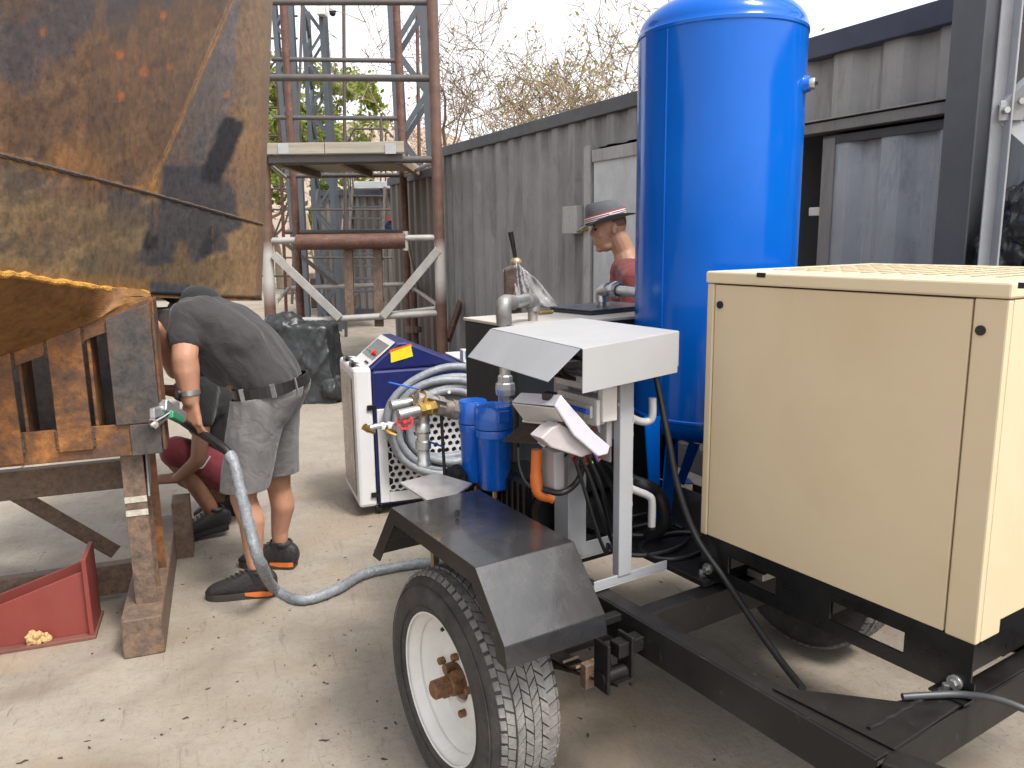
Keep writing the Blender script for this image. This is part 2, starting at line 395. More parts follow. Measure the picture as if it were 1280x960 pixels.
colour_attr(me, stain_colour(np.array(cg), np.array(rg_))); me.polygons.foreach_set('use_smooth', [True]*len(me.polygons))
shell = link('shell_plate', me, HULLM, hull.o); sm = shell.modifiers.new('thick', 'SOLIDIFY'); sm.thickness = .010; sm.offset = 0
shell['label'] = 'upper shell plate with black brushed patches and rust blooms'
weldm = M('weld_bead', (.10, .07, .055), .55, metal=.3, var=.5, scale=60, bump=.8, bscale=130)
def hpt(c, r, out=.0):
    p = hull_pt(c, r); return p + (cC-p).normalized()*out
def wseam(c): return 195+.245*c+.00006*c*c
hull.part('weld_seam', MB().tube([hpt(c, wseam(c), .009) for c in range(-330, 325, 6)], [.008+.002*math.sin(i*2.1) for i in range(len(range(-330, 325, 6)))], 6), weldm, smooth=True)
hull.part('weld_seam', MB().tube([hpt(275-r*.395, r, .006) for r in range(-240, 232, 8)], .0035, 6), weldm, smooth=True)
orange = M('orange_rust', (.52, .25, .04), .85, var=.45, scale=30, bump=1, bscale=90)
eb = [hpt(c, hull_edge(c), .008) for c in range(-330, 190, 5)]
hull.part('cut_edge', MB().tube([p+V((0, 0, .010*mnoise.noise(V((i*.31, 2, 0))))) for i, p in enumerate(eb)], [.011+.006*mnoise.noise(V((i*.45, 7, 0)))+.003*mnoise.noise(V((i*1.3, 9, 0))) for i in range(len(eb))], 7), orange, smooth=True, label='ragged orange rusted lower edge')
# bottom plate: slopes down and away from the lower edge to the top of the trestle
bp_v, bc, br = [], [], []; CB = [-330, -250, -160, -80] + list(np.arange(0, 330, 8.))
def under(c):
    e = hull_pt(c, hull_edge(c)); v = BF.loc(e)
    row = 440-.368*c; f = BF.wld(BF.aty(c, row+2, .1)) if c < 190 else None
    return e, (f if f is not None else e+V((-.55, .45, -.02)))
for c in CB:
    e, f = under(min(c, 189) if c < 190 else c)
    if c >= 190: f = e+V((-.9, .35, -.015))
    for k in range(12):
        q = e.lerp(f, k/11); bp_v.append(q); bc.append(c); br.append(hull_edge(c)+k*9)
me = bpy.data.meshes.new('bottom_plate'); me.from_pydata([tuple(v-hull.b) for v in bp_v], [], [(i*12+j, i*12+j+1, (i+1)*12+j+1, (i+1)*12+j) for i in range(len(CB)-1) for j in range(11)])
n_ = fbm(np.array(bc)*1.+900, np.array(br)+900., 1/30, 4, 5)[:, None]
colour_attr(me, np.array([(.12, .055, .022)])*(1-n_)+np.array([(.25, .13, .045)])*n_)
o = link('bottom_plate', me, HULLM, hull.o); sm = o.modifiers.new('thick', 'SOLIDIFY'); sm.thickness = .014; sm.offset = 1

# ------------------------------------------------------------------ trestle frame that carries it
def rustm(name, a, b_, c_, sc=5, metal=.15, rough=.62):
    m, t, bs = base_mat(name); co = t.nodes.new('ShaderNodeTexCoord').outputs['Object']
    n1 = noise(t, sc, 7, .7, co, dist=.5); n2 = noise(t, sc*5, 8, .78, co)
    c = ramp(t, n1, [(.3, a), (.5, b_), (.68, c_)])
    c = mixc(t, 1., c, ramp(t, n2, [(.3, (.42, .42, .44)), (.7, (1.4, 1.33, 1.25))]), 'MULTIPLY')
    t.links.new(c, bs.inputs['Base Color']); bs.inputs['Metallic'].default_value = metal
    t.links.new(ramp(t, n2, [(.3, rough-.15), (.7, rough+.15)]), bs.inputs['Roughness']); add_bump(t, bs, n2, .3, .006)
    MAT[name] = m; return m
rust1 = rustm('rust_frame', (.05, .042, .042), (.15, .07, .03), (.36, .15, .035))
rust2 = rustm('rust_dull', (.10, .075, .06), (.165, .115, .085), (.19, .115, .065), 7)
steel_d = rustm('dark_steel', (.045, .045, .05), (.075, .065, .06), (.14, .08, .05), 6)
primer_red = M('red_primer', (.205, .036, .026), .6, var=.2, scale=4, dirt=(.20, .05, .04), damt=.6, wear=(.30, .20, .16), wscale=14, wthr=.7)
rust_pipe = rustm('rust_pipe', (.07, .035, .028), (.115, .055, .04), (.16, .085, .06), 9, .1, .6)
tr = Thing('support_trestle', 'rusty welded steel trestle with square openings under the hull section', 'trestle', (.1, .1, 0), BF)
u0 = .1
def top_z(x): return 1.219+(x+.301)*(1.40-1.219)/(.218+.301)
def slab_plate(x0, x1, za, zb, y0, y1):     # upright plate x0..x1, bottom za, top follows zb(x)
    return MB().hexa([(x0, y0, za), (x1, y0, za), (x1, y1, za), (x0, y1, za), (x0, y0, zb(x0)), (x1, y0, zb(x1)), (x1, y1, zb(x1)), (x0, y1, zb(x0))])
tr.part('bottom_rail', slab_plate(-1.1, .20, .79, lambda x: .915, u0, u0+.014), rust1, bev=.002)
tr.part('bottom_flange', MB().bx((-1.1, u0+.014, .79), (.20, u0+.20, .802)), rust1, bev=.002)
tr.part('top_rail', slab_plate(-1.1, .21, 0, lambda x: top_z(x), u0, u0+.014) if 0 else MB().hexa([(-1.1, u0, top_z(-1.1)-.07), (.218, u0, 1.33), (.218, u0+.014, 1.33), (-1.1, u0+.014, top_z(-1.1)-.07), (-1.1, u0, top_z(-1.1)), (.218, u0, 1.40), (.218, u0+.014, 1.40), (-1.1, u0+.014, top_z(-1.1))]), rust1, bev=.002)
for x0, x1 in ((-.98, -.83), (-.68, -.55), (-.41, -.268), (-.15, -.035)):
    pb = slab_plate(x0, x1, .83 if x0 > -.2 else .80, lambda x: top_z(x)-.015, u0-.014, u0-.001)
    tr.part('upright_plate', pb, rust1, bev=.003)
    for xx in (x0-.003, x1+.003):
        za, zb = (.84, .915) if xx > -.3 else (.81, .915)
        tr.part('weld_bead', MB().tube([(xx+.002*math.sin(i*2.3), u0-.006, za+(zb-za)*i/8) for i in range(9)], [.006+.002*math.sin(i*3.1) for i in range(9)], 6), weldm, smooth=True)
        tr.part('weld_bead', MB().tube([(xx+.002*math.sin(i*2.3), u0-.006, top_z(xx)-.02-.06*i/8) for i in range(9)], [.006+.002*math.sin(i*3.1) for i in range(9)], 6), weldm, smooth=True)
    tr.part('stiffener', slab_plate(x1+.012, x1+.024, .802, lambda x: top_z(x)-.02, u0+.014, u0+.19), rust1, bev=.002)
tr.part('end_plate', slab_plate(.050, .205, .915, lambda x: top_z(x)-.02, u0-.013, u0-.001), steel_d, bev=.003, label='end plate ground dark at the corner')
tr.part('end_plate', slab_plate(.095, .203, .79, lambda x: .912, u0-.012, u0-.001), steel_d, bev=.003)
tr.part('end_plate', slab_plate(.205, .217, .80, lambda x: 1.385, u0, u0+.2), rust1, bev=.003)
# legs on the ground beam
tr.part('ground_beam', MB().bx((0, 0, 0), (.15, 1.25, .16)), rust2, bev=.006)
lb = MB()
lb.bx((.045, .14, .16), (.125, .152, .79)); lb.bx((.080, .152, .16), (.090, .30, .79)); lb.bx((.045, .30, .16), (.125, .312, .79))
tr.part('leg', lb, rust2, bev=.002)
lb = MB(); lb.bx((.03, .50, .16), (.14, .512, .79)); lb.bx((.08, .512, .16), (.09, .62, .79)); tr.part('leg', lb, rust1, bev=.002)
for z in (.60, .545): tr.part('paint_band', MB().bx((.0445, .137, z-.012), (.1255, .1395, z+.012)), M('old_white', (.45, .42, .35), .8, var=.4, scale=50))
tr.part('gusset', MB().prism([(.128, .16, .60), (.128, .29, .66), (.128, .29, .79), (.128, .20, .79)], (.008, 0, 0)), M('galv_plate', (.28, .28, .27), .5, metal=.5), bev=.002)
tr.part('leg', MB().bx((.145, 1.0, 0), (.23, 1.15, .30)), rust2, bev=.004)
tr.part('cross_channel', MB().chan((-1.3, .62, .585), (.05, .62, .585), .06, .125, .008), rust2, bev=.002)
tr.part('cross_channel', MB().chan((-.9, .62, .10), (.0, .62, .10), .06, .14, .008), rust2, bev=.002)
tr.part('brace', MB().angle((-.72, .9, .62), (-.16, 1.05, .05), .07, .007), rust2, bev=.002)
tr.part('rear_beam', MB().bx((.10, .62, 1.18), (.36, .75, 1.31)), steel_d, bev=.004)
tr.part('rear_beam', MB().bx((-.8, .9, 1.1), (.1, 1.0, 1.25)), steel_d, bev=.004)
tr.part('rear_leg', MB().bx((-.85, .9, 0), (-.75, 1.0, 1.25)), rust2, bev=.004)
tr.part('back_plate', MB().bx((-1.2, .42, .80), (.20, .43, 1.36)), steel_d); tr.part('inner_floor', MB().bx((-1.2, .30, .785), (.20, .42, .80)), steel_d)  # back plate is added behind the openings to keep their inside dark

# ------------------------------------------------------------------ red bracket on the ground
rb = Thing('red_bracket', 'red primed wedge shaped steel bracket lying on the concrete', 'bracket', (-.3, .3, 0), BF)
rb.part('base_plate', MB().bx((-.75, .225, 0), (-.125, .47, .016)), M('red_brown', (.16, .06, .045), .7, var=.3), bev=.003)
for y in (.262, .40):
    rb.part('web_plate', MB().prism([(-.75, y, .016), (-.15, y, .016), (-.15, y, .285), (-.75, y, .10)], (0, .014, 0)), primer_red, bev=.002)
rb.part('end_plate', MB().bx((-.15, .235, .016), (-.132, .45, .345)), primer_red, bev=.003)
fm = MB(); c0 = BF.atz(52, 792, .03); c0.y = .245
for k in range(26): fm.sph(c0+V((random.uniform(-.038, .038), random.uniform(-.012, .012), random.uniform(-.014, .026))), random.uniform(.008, .017), 7, 5)
me = set_org(remesh(fm, 'foam_lump', .003, 3, lambda p: .003*mnoise.noise(p*180)), c0)
o = link('foam_lump', me, M('foam', (.50, .33, .15), .9, var=.35, scale=60, bump=.6, bscale=200)); o.location = BF.wld(c0); o.rotation_euler = (0, 0, BF.rz)
tag(o, 'small crumpled tan foam lump against the red bracket', 'foam')

# ================================================================== shipping container along the right
def cont_mat(name, col, dirt, scale=2.0):
    m, t, b = base_mat(name); co = t.nodes.new('ShaderNodeTexCoord').outputs['Object']
    c = ramp(t, noise(t, scale, 6, .65, co), [(.3, tuple(V(col)*.82)), (.7, tuple(V(col)*1.12))])
    n = noise(t, 2.3, 8, .75, co, stretch=(2.2, 2.2, .45), dist=.6)
    c = mixc(t, ramp(t, n, [(.5, 0), (.68, .75)]), c, dirt)
    n = noise(t, 9, 8, .8, co, stretch=(3, 3, .3))
    c = mixc(t, ramp(t, n, [(.56, 0), (.7, .45)]), c, tuple(V(col)*1.6))
    n = noise(t, 26, 6, .8, co); c = mixc(t, ramp(t, n, [(.66, 0), (.7, .8)]), c, (.10, .055, .035))
    t.links.new(c, b.inputs['Base Color']); b.inputs['Roughness'].default_value = .55
    add_bump(t, b, noise(t, 14, 5, .6, co), .12, .01); MAT[name] = m; return m
greyp = cont_mat('container_grey', (.205, .203, .203), (.10, .097, .095)); greyd = M('dark_trim', (.045, .047, .055), .5, var=.3)
pale = cont_mat('container_pale', (.31, .305, .30), (.15, .135, .125)); navy = M('navy_trim', (.035, .045, .085), .45, var=.25)
def corrug(x0, x1, z0, z1, y=0., pitch=.28, dep=.036, phase=0.):
    pr = []; x = x0
    k = 0; seq = ((.0, 0), (.25, 0), (.42, 1), (.72, 1), (.9, 0))
    pts = [(x0, 0)]
    n = int((x1-x0)/pitch)+2
    for i in range(-1, n):
        for a, d in seq[:4]+((.89, 0),):
            xx = x0+(i+a+phase)*pitch
            if x0 < xx < x1: pts.append((xx, d*dep))
    pts.append((x1, pts[-1][1]))
    b = MB(); v = []
    for xx, d in pts: v += [(xx, y+d, z0), (xx, y+d, z1)]
    return b.add(v, [(2*i, 2*i+2, 2*i+3, 2*i+1) for i in range(len(pts)-1)])
# container frame: x along wall towards camera, y away from the yard (behind wall)
ct = Thing('shipping_container', 'long grey corrugated steel container with pale doors along the right side', 'container', (3, 0, 0), CF)
def wallpart(x0, x1, z0, z1, mat, **k):
    o = ct.part('wall_panel', corrug(x0, x1, z0, z1, .0, **k), mat); s_ = o.modifiers.new('t', 'SOLIDIFY'); s_.thickness = .004; return o
wallpart(.03, 3.12, .16, 2.5, greyp); wallpart(3.12, 4.30, 2.28, 2.5, greyp); wallpart(4.30, 5.25, .16, 2.5, greyp)
wallpart(5.25, 9.4, 2.16, 2.5, pale, pitch=.30, dep=.045)
wallpart(7.1, 9.4, .16, 2.1, greyp)
ct.part('top_rail', MB().bx((-.02, -.035, 2.5), (4.9, .05, 2.6)), greyd, bev=.004); ct.part('top_rail', MB().bx((4.9, -.045, 2.5), (9.4, .05, 2.61)), navy, bev=.004, label='navy blue top rail')
ct.part('bottom_rail', MB().bx((-.02, -.03, .0), (9.4, .06, .16)), greyd, bev=.004)
ct.part('corner_post', MB().bx((-.03, -.035, .0), (.10, .09, 2.598)), greyp, bev=.006)
ct.part('end_wall', MB().bx((-.02, .09, .05), (.02, 2.4, 2.56)), greyp)
ct.part('roof', MB().bx((-.02, .05, 2.55), (9.4, 2.44, 2.585)), greyd)
ct.part('back_wall', MB().bx((-.02, 2.40, .05), (9.4, 2.44, 2.55)), greyd)
ct.part('floor', MB().bx((0, .06, .05), (9.4, 2.4, .15)), greyd)
ct.part('door_jamb', MB().bx((3.12, -.05, .16), (3.22, .05, 2.29)), pale, bev=.004)
ct.part('door_jamb', MB().bx((4.22, -.05, .16), (4.30, .05, 2.28)), pale, bev=.004)
dr = ct.part('door', MB().bx((3.245, -.035, .18), (4.2, .01, 2.25)), M('door_pale', (.46, .48, .50), .45, var=.15, dirt=(.22, .23, .24), damt=.6, dscale=2), bev=.006, label='pale grey steel door standing flush in the wall')
ct.part('door_rim', MB().bx((3.25, -.055, 2.16), (4.2, -.036, 2.25)), pale, sub=dr, bev=.004)
ct.part('lock_box', MB().bx((2.86, -.10, 1.62), (3.10, -.005, 1.84)), pale, bev=.006); ct.part('latch', MB().bx((3.13, -.10, 1.64), (3.19, -.05, 1.67)), M('brass_dull', (.33, .20, .06), .45, metal=.6), bev=.004)
lint = MB(); lint.chan((5.2, -.05, 2.135), (9.4, -.05, 2.135), .09, .05, .006); ct.part('lintel', lint, greyp, bev=.002); ct.part('drip_ledge', MB().bx((5.2, -.11, 2.168), (9.4, -.0, 2.175)), pale)
sd = ct.part('sliding_door', corrug(5.60, 7.05, .2, 2.06, -.05, pitch=.31, dep=.04), cont_mat('door_scuffed', (.32, .35, .39), (.15, .17, .21))); s_ = sd.modifiers.new('t', 'SOLIDIFY'); s_.thickness = .004
ct.part('door_stile', MB().bx((5.52, -.06, .2), (5.60, .0, 2.08)), greyp, sub=sd, bev=.004); ct.part('door_head', MB().bx((5.52, -.058, 2.05), (7.05, -.02, 2.09)), greyd, sub=sd)
ct.part('hasp', MB().bx((5.43, -.04, 1.69), (5.53, -.03, 1.735)), M('white_steel', (.6, .6, .58), .4, metal=.3), sub=sd, bev=.004)
ct.part('inner_side', MB().bx((5.2, .0, .16), (5.25, .5, 2.16)), greyd)

# ------------------------------------------------------------------ dark steel column and pale lattice post at the right edge
cg_ = M('column_grey', (.105, .11, .125), .5, var=.12, scale=3, dirt=(.06, .06, .065), damt=.5); pg_ = M('paint_grey', (.36, .37, .39), .5, var=.12, scale=4, dirt=(.22, .21, .2), damt=.5, wear=(.18, .10, .06), wscale=30, wthr=.7)
c1 = W(1203, 150, 3.35)
colm = Thing('steel_column', 'tall dark grey steel column standing in front of the container', 'column', (c1.x+.06, 3.35, 0)); hbm = MB()
fr_ = V((-.5, .87, 0))
hbm.hbeam((c1.x+.07, 3.38, 0), (c1.x+.07, 3.38, 4.2), .14, .20, .012, up=(.89, .45, 0)); colm.part('shaft', hbm, cg_, bev=.003)
colm.part('base_plate', MB().bx((c1.x-.08, 3.22, 0), (c1.x+.22, 3.54, .02)), cg_, bev=.003)
c2 = W(1252, 100, 3.05); lp = Thing('lattice_post', 'pale grey lattice post of angle irons at the right edge', 'post', (c2.x, 3.05, 0))
lp.part('chord', MB().angle((c2.x, 3.05, 0), (c2.x, 3.05, 4.2), .052, .008, up=(0, -1, 0)), pg_, bev=.002)
lp.part('chord', MB().angle((c2.x+.43, 2.75, 0), (c2.x+.43, 2.75, 4.2), .075, .008, up=(0, 1, 0)), pg_, bev=.002)
def L2(x, y, d=0): p = W(x, y, 3.05); return p+V((0, d, 0))
zs = [W(1245, y, 3.05).z for y in (140, )][0]
for za, zb, d in ((zs, zs+.50, -.02), (zs, zs-.52, .01), (zs+.58, zs+1.1, -.02), (zs-1.15, zs-.56, -.02), (zs-1.15, zs-1.7, .01)):
    lp.part('lacing_bar', MB().angle((c2.x+.01, 3.05+d, za), (c2.x+.43, 2.75+d, zb), .06, .006, up=(0, 1, 0)), pg_, bev=.002)
lp.part('gusset', MB().box((c2.x+.03, 3.02, zs), (.09, .008, .07)), pg_, bev=.002)
bm_ = M('bolt_steel', (.42, .42, .40), .35, metal=.8)
for dx, dz in ((.0, .0), (.05, .03)): lp.part('bolt', MB().cyl((c2.x+dx, 3.016, zs+dz), (c2.x+dx, 2.995, zs+dz), .012, 6), bm_)
def crumple(name, label, cat, c, dims, mat, vox=.012, amp=.05, seed=0, fr=WF, fold=7.):
    b = MB(); rr = random.Random(seed)
    for k in range(14): b.sph(V(c)+V([rr.uniform(-.5, .5)*dims[i]*.75 for i in range(3)]), [dims[i]*rr.uniform(.22, .36) for i in range(3)], 12, 8)
    def dsp(p):
        q = V(p)*fold+V((seed, 0, 0)); n = mnoise.noise(q); n2 = mnoise.noise(q*2.3+V((5, 5, 5)))
        return amp*((1-abs(n)*2.2)*.6+(1-abs(n2)*2)*.3)
    me = remesh(b, name, vox, 2, dsp); base = V((c[0], c[1], c[2]-dims[2]*.6)); set_org(me, base)
    o = link(name, me, mat); o.location = fr.wld(base); o.rotation_euler = (0, 0, fr.rz); return tag(o, label, cat)
polym = M('black_plastic', (.018, .019, .022), .28, var=.3, scale=10, bump=.5, bscale=16, spec=.6)
c3 = W(1270, 283, 3.2); crumple('plastic_bundle', 'crumpled dark plastic bundle behind the pale lattice post', 'plastic', c3+V((.05, 0, -.04)), (.24, .22, .36), M('grey_plastic', (.035, .038, .043), .22, var=.3, bump=.4, bscale=16), .007, .035, 3, WF, 11.)
box_ = MB().bx((c3.x-.06, 3.12, 0), (c3.x+.18, 3.32, 1.42)); solo('crate', 'dark crate under the crumpled plastic bundle', 'crate', box_, steel_d, (c3.x, 3.2, 0), bev=.01)
# ================================================================== scaffold tower behind the yard
silver = M('silver_paint', (.36, .35, .33), .5, metal=.2, var=.2, scale=8, dirt=(.25, .20, .16), damt=.6, dscale=6)
darkpipe = M('dark_pipe', (.075, .07, .068), .5, var=.3, scale=8, dirt=(.11, .06, .045))
def fade_pipe():   # rust pipe painted silver between two heights
    m, t, b = base_mat('pipe_painted_band'); co = t.nodes.new('ShaderNodeTexCoord').outputs['Object']
    n2 = noise(t, 30, 7, .75, co); c = ramp(t, noise(t, 7, 5, .6, co), [(.3, (.075, .038, .03)), (.7, (.15, .08, .055))])
    sx = t.nodes.new('ShaderNodeSeparateXYZ'); t.links.new(co, sx.inputs[0])
    mr = nd(t, 'ShaderNodeMapRange'); mr.inputs[1].default_value = .9; mr.inputs[2].default_value = 1.8; t.links.new(sx.outputs[2], mr.inputs[0])
    k = ramp(t, mr.outputs[0], [(0, 0), (.30, .95), (.62, .9), (.78, 0)])
    c = mixc(t, k, c, (.42, .40, .37)); t.links.new(c, b.inputs['Base Color']); b.inputs['Roughness'].default_value = .6
    add_bump(t, b, n2, .2, .005); return m
fpipe = fade_pipe()
YF, YB = 8.5, 10.4
sc = Thing('scaffold_tower', 'tall rust brown pipe scaffold tower with a plank platform', 'scaffold', tuple(W(445, 400, YF)*V((1, 1, 0)).y if 0 else (W(445, 400, YF).x, YF, 0)))
def post(x0, y0, x1, y1, Y, r, mat):
    a, b = W(x0, y0, Y), W(x1, y1, Y); d = (a-b)/(a.z-b.z); p0 = b+d*(0-b.z); p1 = b+d*(4.9-b.z)
    return sc.part('post', MB().tube([p0, p1], r, 14), mat, smooth=True)
post(540, 0, 553, 430, YF, .058, fpipe); post(327, 120, 337, 370, YF, .06, fpipe)
post(495, 0, 512, 420, YB, .048, rust_pipe); post(354, 0, 376, 390, YB, .05, rust_pipe)
def bar(x0, y0, Y0, x1, y1, Y1, r, mat, name='rail'): return sc.part(name, MB().cyl(W(x0, y0, Y0), W(x1, y1, Y1), r, 12), mat, smooth=True)
bar(322, 97, YF, 545, 98, YF, .036, darkpipe); bar(325, 3, YF, 543, 3, YF, .03, darkpipe); bar(325, 203, YF, 546, 199, YF, .036, darkpipe)
bar(335, 301, YF, 551, 297, YF, .034, silver); bar(400, 400, YF, 553, 391, YF, .036, silver); bar(330, 402, YF, 400, 400, YF, .036, silver)
bar(371, 303, YF, 507, 301, YF, .082, rust_pipe, 'fat_pipe'); bar(507, 289, YF, 507, 313, YF, .03, silver, 'clamp')
bar(340, 74, YB, 497, 76, YB, .028, darkpipe); bar(345, 147, YB, 500, 148, YB, .028, darkpipe); bar(352, 220, YB, 505, 219, YB, .028, darkpipe); bar(357, 290, YB, 507, 290, YB, .03, darkpipe); bar(365, 360, YB, 515, 355, YB, .03, silver)
for a in ((342, 318, 425, 398), (548, 312, 478, 396)): sc.part('diagonal_brace', MB().beam(W(a[0], a[1], YF-.05), W(a[2], a[3], YF-.05), .03, .085, up=(0, 0, 1)), silver, bev=.004)
sc.part('diagonal_brace', MB().beam(W(358, 305, YB), W(422, 357, YB), .04, .05), darkpipe)
for x0, y0, Y0, x1, y1, Y1 in ((545, 380, YF, 518, 361, YB), (545, 385, YF, 455, 396, YF+.3), (345, 378, YF, 361, 360, YB), (330, 200, YF, 357, 222, YB), (548, 199, YF, 506, 220, YB), (510, 300, YF+.6, 522, 360, YB-.2)): bar(x0, y0, Y0, x1, y1, Y1, .022, silver, 'stay')
for x0, x1 in ((431, 442), (468, 478)): sc.part('upright', MB().beam(W((x0+x1)/2-1, 311, YF+.1), W((x0+x1)/2+1, 396 if x0 < 450 else 408, YF+.1), .095, .05, up=(0, 1, 0)), rust2, bev=.004)
sc.part('tee_foot', MB().bx(W(459, 400, YF+.05), W(484, 395, YF+.25)), steel_d, bev=.003)
tf = bar(516, 365, YB-.6, 520, 445, YB-.6, .045, rust_pipe, 'jack_leg'); sc.part('jack_screw', MB().cyl(W(517, 408, YB-.62), W(517, 415, YB-.62), .10, 12), rust2, sub=None)
# platform
pz = W(420, 187, YF).z; a, b = W(331, 190, YF-.1), W(505, 190, YF-.1); plk = M('plank', (.34, .31, .25), .8, var=.25, scale=5, stretch=(.4, 6, 6), dirt=(.20, .17, .13))
sc.part('fascia_board', MB().bx((a.x, YF-.12, pz-.05), (a.x+(b.x-a.x)*.43, YF-.08, pz+.06)), plk, bev=.003); sc.part('fascia_board', MB().bx((a.x+(b.x-a.x)*.435, YF-.12, pz-.05), (b.x, YF-.08, pz+.06)), plk, bev=.003)
sc.part('fascia_channel', MB().bx((a.x+.02, YF-.06, pz-.13), (b.x-.02, YF-.02, pz-.052)), darkpipe, bev=.003)
for i in range(7):
    y0 = YF-.02+i*.265; sc.part('plank', MB().bx((a.x+.06, y0+.006, pz-.075), (b.x-.04, y0+.258, pz-.035)), plk, bev=.003)
for f in (.04, .5, .93): sc.part('joist', MB().bx((a.x+(b.x-a.x)*f, YF-.02, pz-.15), (a.x+(b.x-a.x)*f+.06, YF+1.9, pz-.077)), M('joist_wood', (.22, .16, .11), .8, var=.3), bev=.003)
for x in (354, 488): p = W(x, 186, YF-.125); sc.part('bracket_plate', MB().box(p, (.11, .008, .10)), pg_, bev=.002)
# guard rail uprights
for x in (476, ): bar(x, 148, YB-.02, x+1, 182, YB-.02, .02, darkpipe, 'guard_upright')

# ------------------------------------------------------------------ lattice masts
galv = M('galvanised_angle', (.085, .095, .11), .5, metal=.2, var=.2, scale=4)
def mast(name, label, cat, x0, x1, x0b, x1b, ytop, ybot, Y, w, n, dz=.6):
    a, b = W(x0, ytop, Y), W(x1, ytop, Y); a2, b2 = W(x0b, ybot, Y), W(x1b, ybot, Y)
    def ext(p, q, z): d = (p-q)/(p.z-q.z); return q+d*(z-q.z)
    zt = 5.4; A0, A1 = ext(a, a2, 0), ext(a, a2, zt); B0, B1 = ext(b, b2, 0), ext(b, b2, zt)
    t = Thing(name, label, cat, ((A0.x+B0.x)/2, Y, 0)); back = V((0, (B0-A0).length, 0))
    for p, q in ((A0, A1), (B0, B1), (A0+back, A1+back), (B0+back, B1+back)): t.part('chord', MB().angle(p, q, w, w*.14, up=(0, 1, 0)), galv)
    for i in range(n):
        f0, f1 = i/n, (i+1)/n
        P, Q = (A0.lerp(A1, f0), B0.lerp(B1, f1)) if i % 2 else (B0.lerp(B1, f0), A0.lerp(A1, f1))
        t.part('lacing_bar', MB().beam(P, Q, w*.12, w*.6, up=(0, 0, 1)), galv)
        t.part('lacing_bar', MB().beam(P+back, Q+back, w*.12, w*.6, up=(0, 0, 1)), galv)
        side = (A0.lerp(A1, f0), A0.lerp(A1, f1)+back) if i % 2 else (A0.lerp(A1, f0)+back, A0.lerp(A1, f1))
        t.part('lacing_bar', MB().beam(*side, w*.12, w*.6, up=(1, 0, 0)), galv)
    return t, A1, B1
mt, A1, B1 = mast('camera_mast', 'slim grey lattice mast carrying a dome camera', 'mast', 378, 400, 388, 411, 0, 180, 14, .075, 13)
cp = W(417, 8, 13.9)
cc = Thing('security_camera', 'dome security camera with a pale box at the mast head', 'camera', tuple(cp))
wht = M('white_plastic', (.62, .62, .60), .4, var=.08)
cc.part('junction_box', MB().bx(W(396, 18, 13.85), W(408, -1, 14.05)), wht, bev=.01)
cc.part('arm', MB().tube([W(407, 2, 13.9), W(414, 2, 13.9), W(415, 6, 13.9)], .02, 8), wht, smooth=True)
q = W(415.5, 12, 13.9); cc.part('housing', MB().lathe([(0, .10), (.05, .09), (.065, .02), (.065, -.03)], q, n=16), wht, smooth=True); cc.part('dome', MB().sph(q-V((0, 0, .05)), .055, 12, 8), M('dome_dark', (.01, .01, .012), .1), smooth=True)
mast('lattice_column', 'heavy dark grey lattice column right behind the scaffold tower', 'mast', 489, 528, 503, 541, 0, 240, 11.6, .12, 9)
mast('ladder_mast', 'thin rust and grey lattice mast at the hull end', 'mast', 341, 362, 356, 372, 0, 180, 12.6, .07, 17)
dc = MB().cyl(W(378, 0, 12.2), W(365, 380, 12.2), .022, 8); solo('drain_pipe', 'thin dark slanting pipe beside the camera mast', 'pipe', dc, darkpipe, tuple(W(365, 380, 12.2)))

# second, thinner scaffold farther back
s2 = Thing('far_scaffold', 'thin dark pipe scaffold standing behind the near scaffold tower', 'scaffold', (W(400, 380, 13.2).x, 13.2, 0))
for Y in (13.2, 15.0):
    for x0, x1 in ((330, 340), (346, 356), (362, 371), (430, 432), (522, 526)): a, b = W(x0, 60, Y), W(x1, 340, Y); d = (a-b)/(a.z-b.z); s2.part('post', MB().tube([b+d*(0-b.z), b+d*(5.6-b.z)], .028, 8), rust_pipe if x0 != 430 else darkpipe, smooth=True)
    for y in (20, 48, 92, 135, 170, 236, 262, 322, 345): s2.part('rail', MB().cyl(W(328, y, Y), W(372 if y not in (262, 322) else 527, y, Y), .018, 6), darkpipe, smooth=True)
    for k, (y0, y1) in enumerate(((48, 92), (92, 135), (236, 322), (135, 170))): s2.part('diagonal_brace', MB().cyl(W(332, y0 if k % 2 else y1, Y), W(366, y1 if k % 2 else y0, Y), .016, 6), darkpipe, smooth=True)

# ------------------------------------------------------------------ far container, steps, second container row
fcf = Frame((W(398, 390, 17.).x, 17., 0), R(-6))
fc = Thing('rear_container', 'far brownish corrugated container behind the steel steps', 'container', (1, 0, 0), fcf)
brn = cont_mat('container_brown', (.15, .135, .125), (.08, .06, .05))
wp = fc.part('wall_panel', corrug(.0, 2.6, .15, 2.55, pitch=.16, dep=.04), brn); fc.part('top_rail', MB().bx((-.03, -.05, 2.5), (2.65, .08, 2.62)), greyd); fc.part('roof', MB().bx((0, .08, 2.5), (2.6, 5, 2.6)), greyd); fc.part('side_wall', MB().bx((-.02, 0, .1), (.02, 5, 2.5)), brn); fc.part('back_wall', MB().bx((-.02, 4.98, .1), (2.6, 5, 2.5)), brn); fc.part('side_wall', MB().bx((2.58, 0, .1), (2.62, 5, 2.5)), brn); fc.part('bottom_rail', MB().bx((0, -.04, 0), (2.6, .06, .15)), greyd)
st = Thing('steel_steps', 'steep steel stair with open treads against the far container', 'stair', (W(460, 380, 15.2).x, 15.2, 0))
p0, p1, q0, q1 = W(432, 372, 14.6), W(442, 238, 16.2), W(478, 372, 14.6), W(482, 238, 16.2)
for s0, s1 in ((p0, p1), (q0, q1)): st.part('stringer', MB().beam(s0, s1, .05, .22, up=(0, 1, 0)), steel_d)
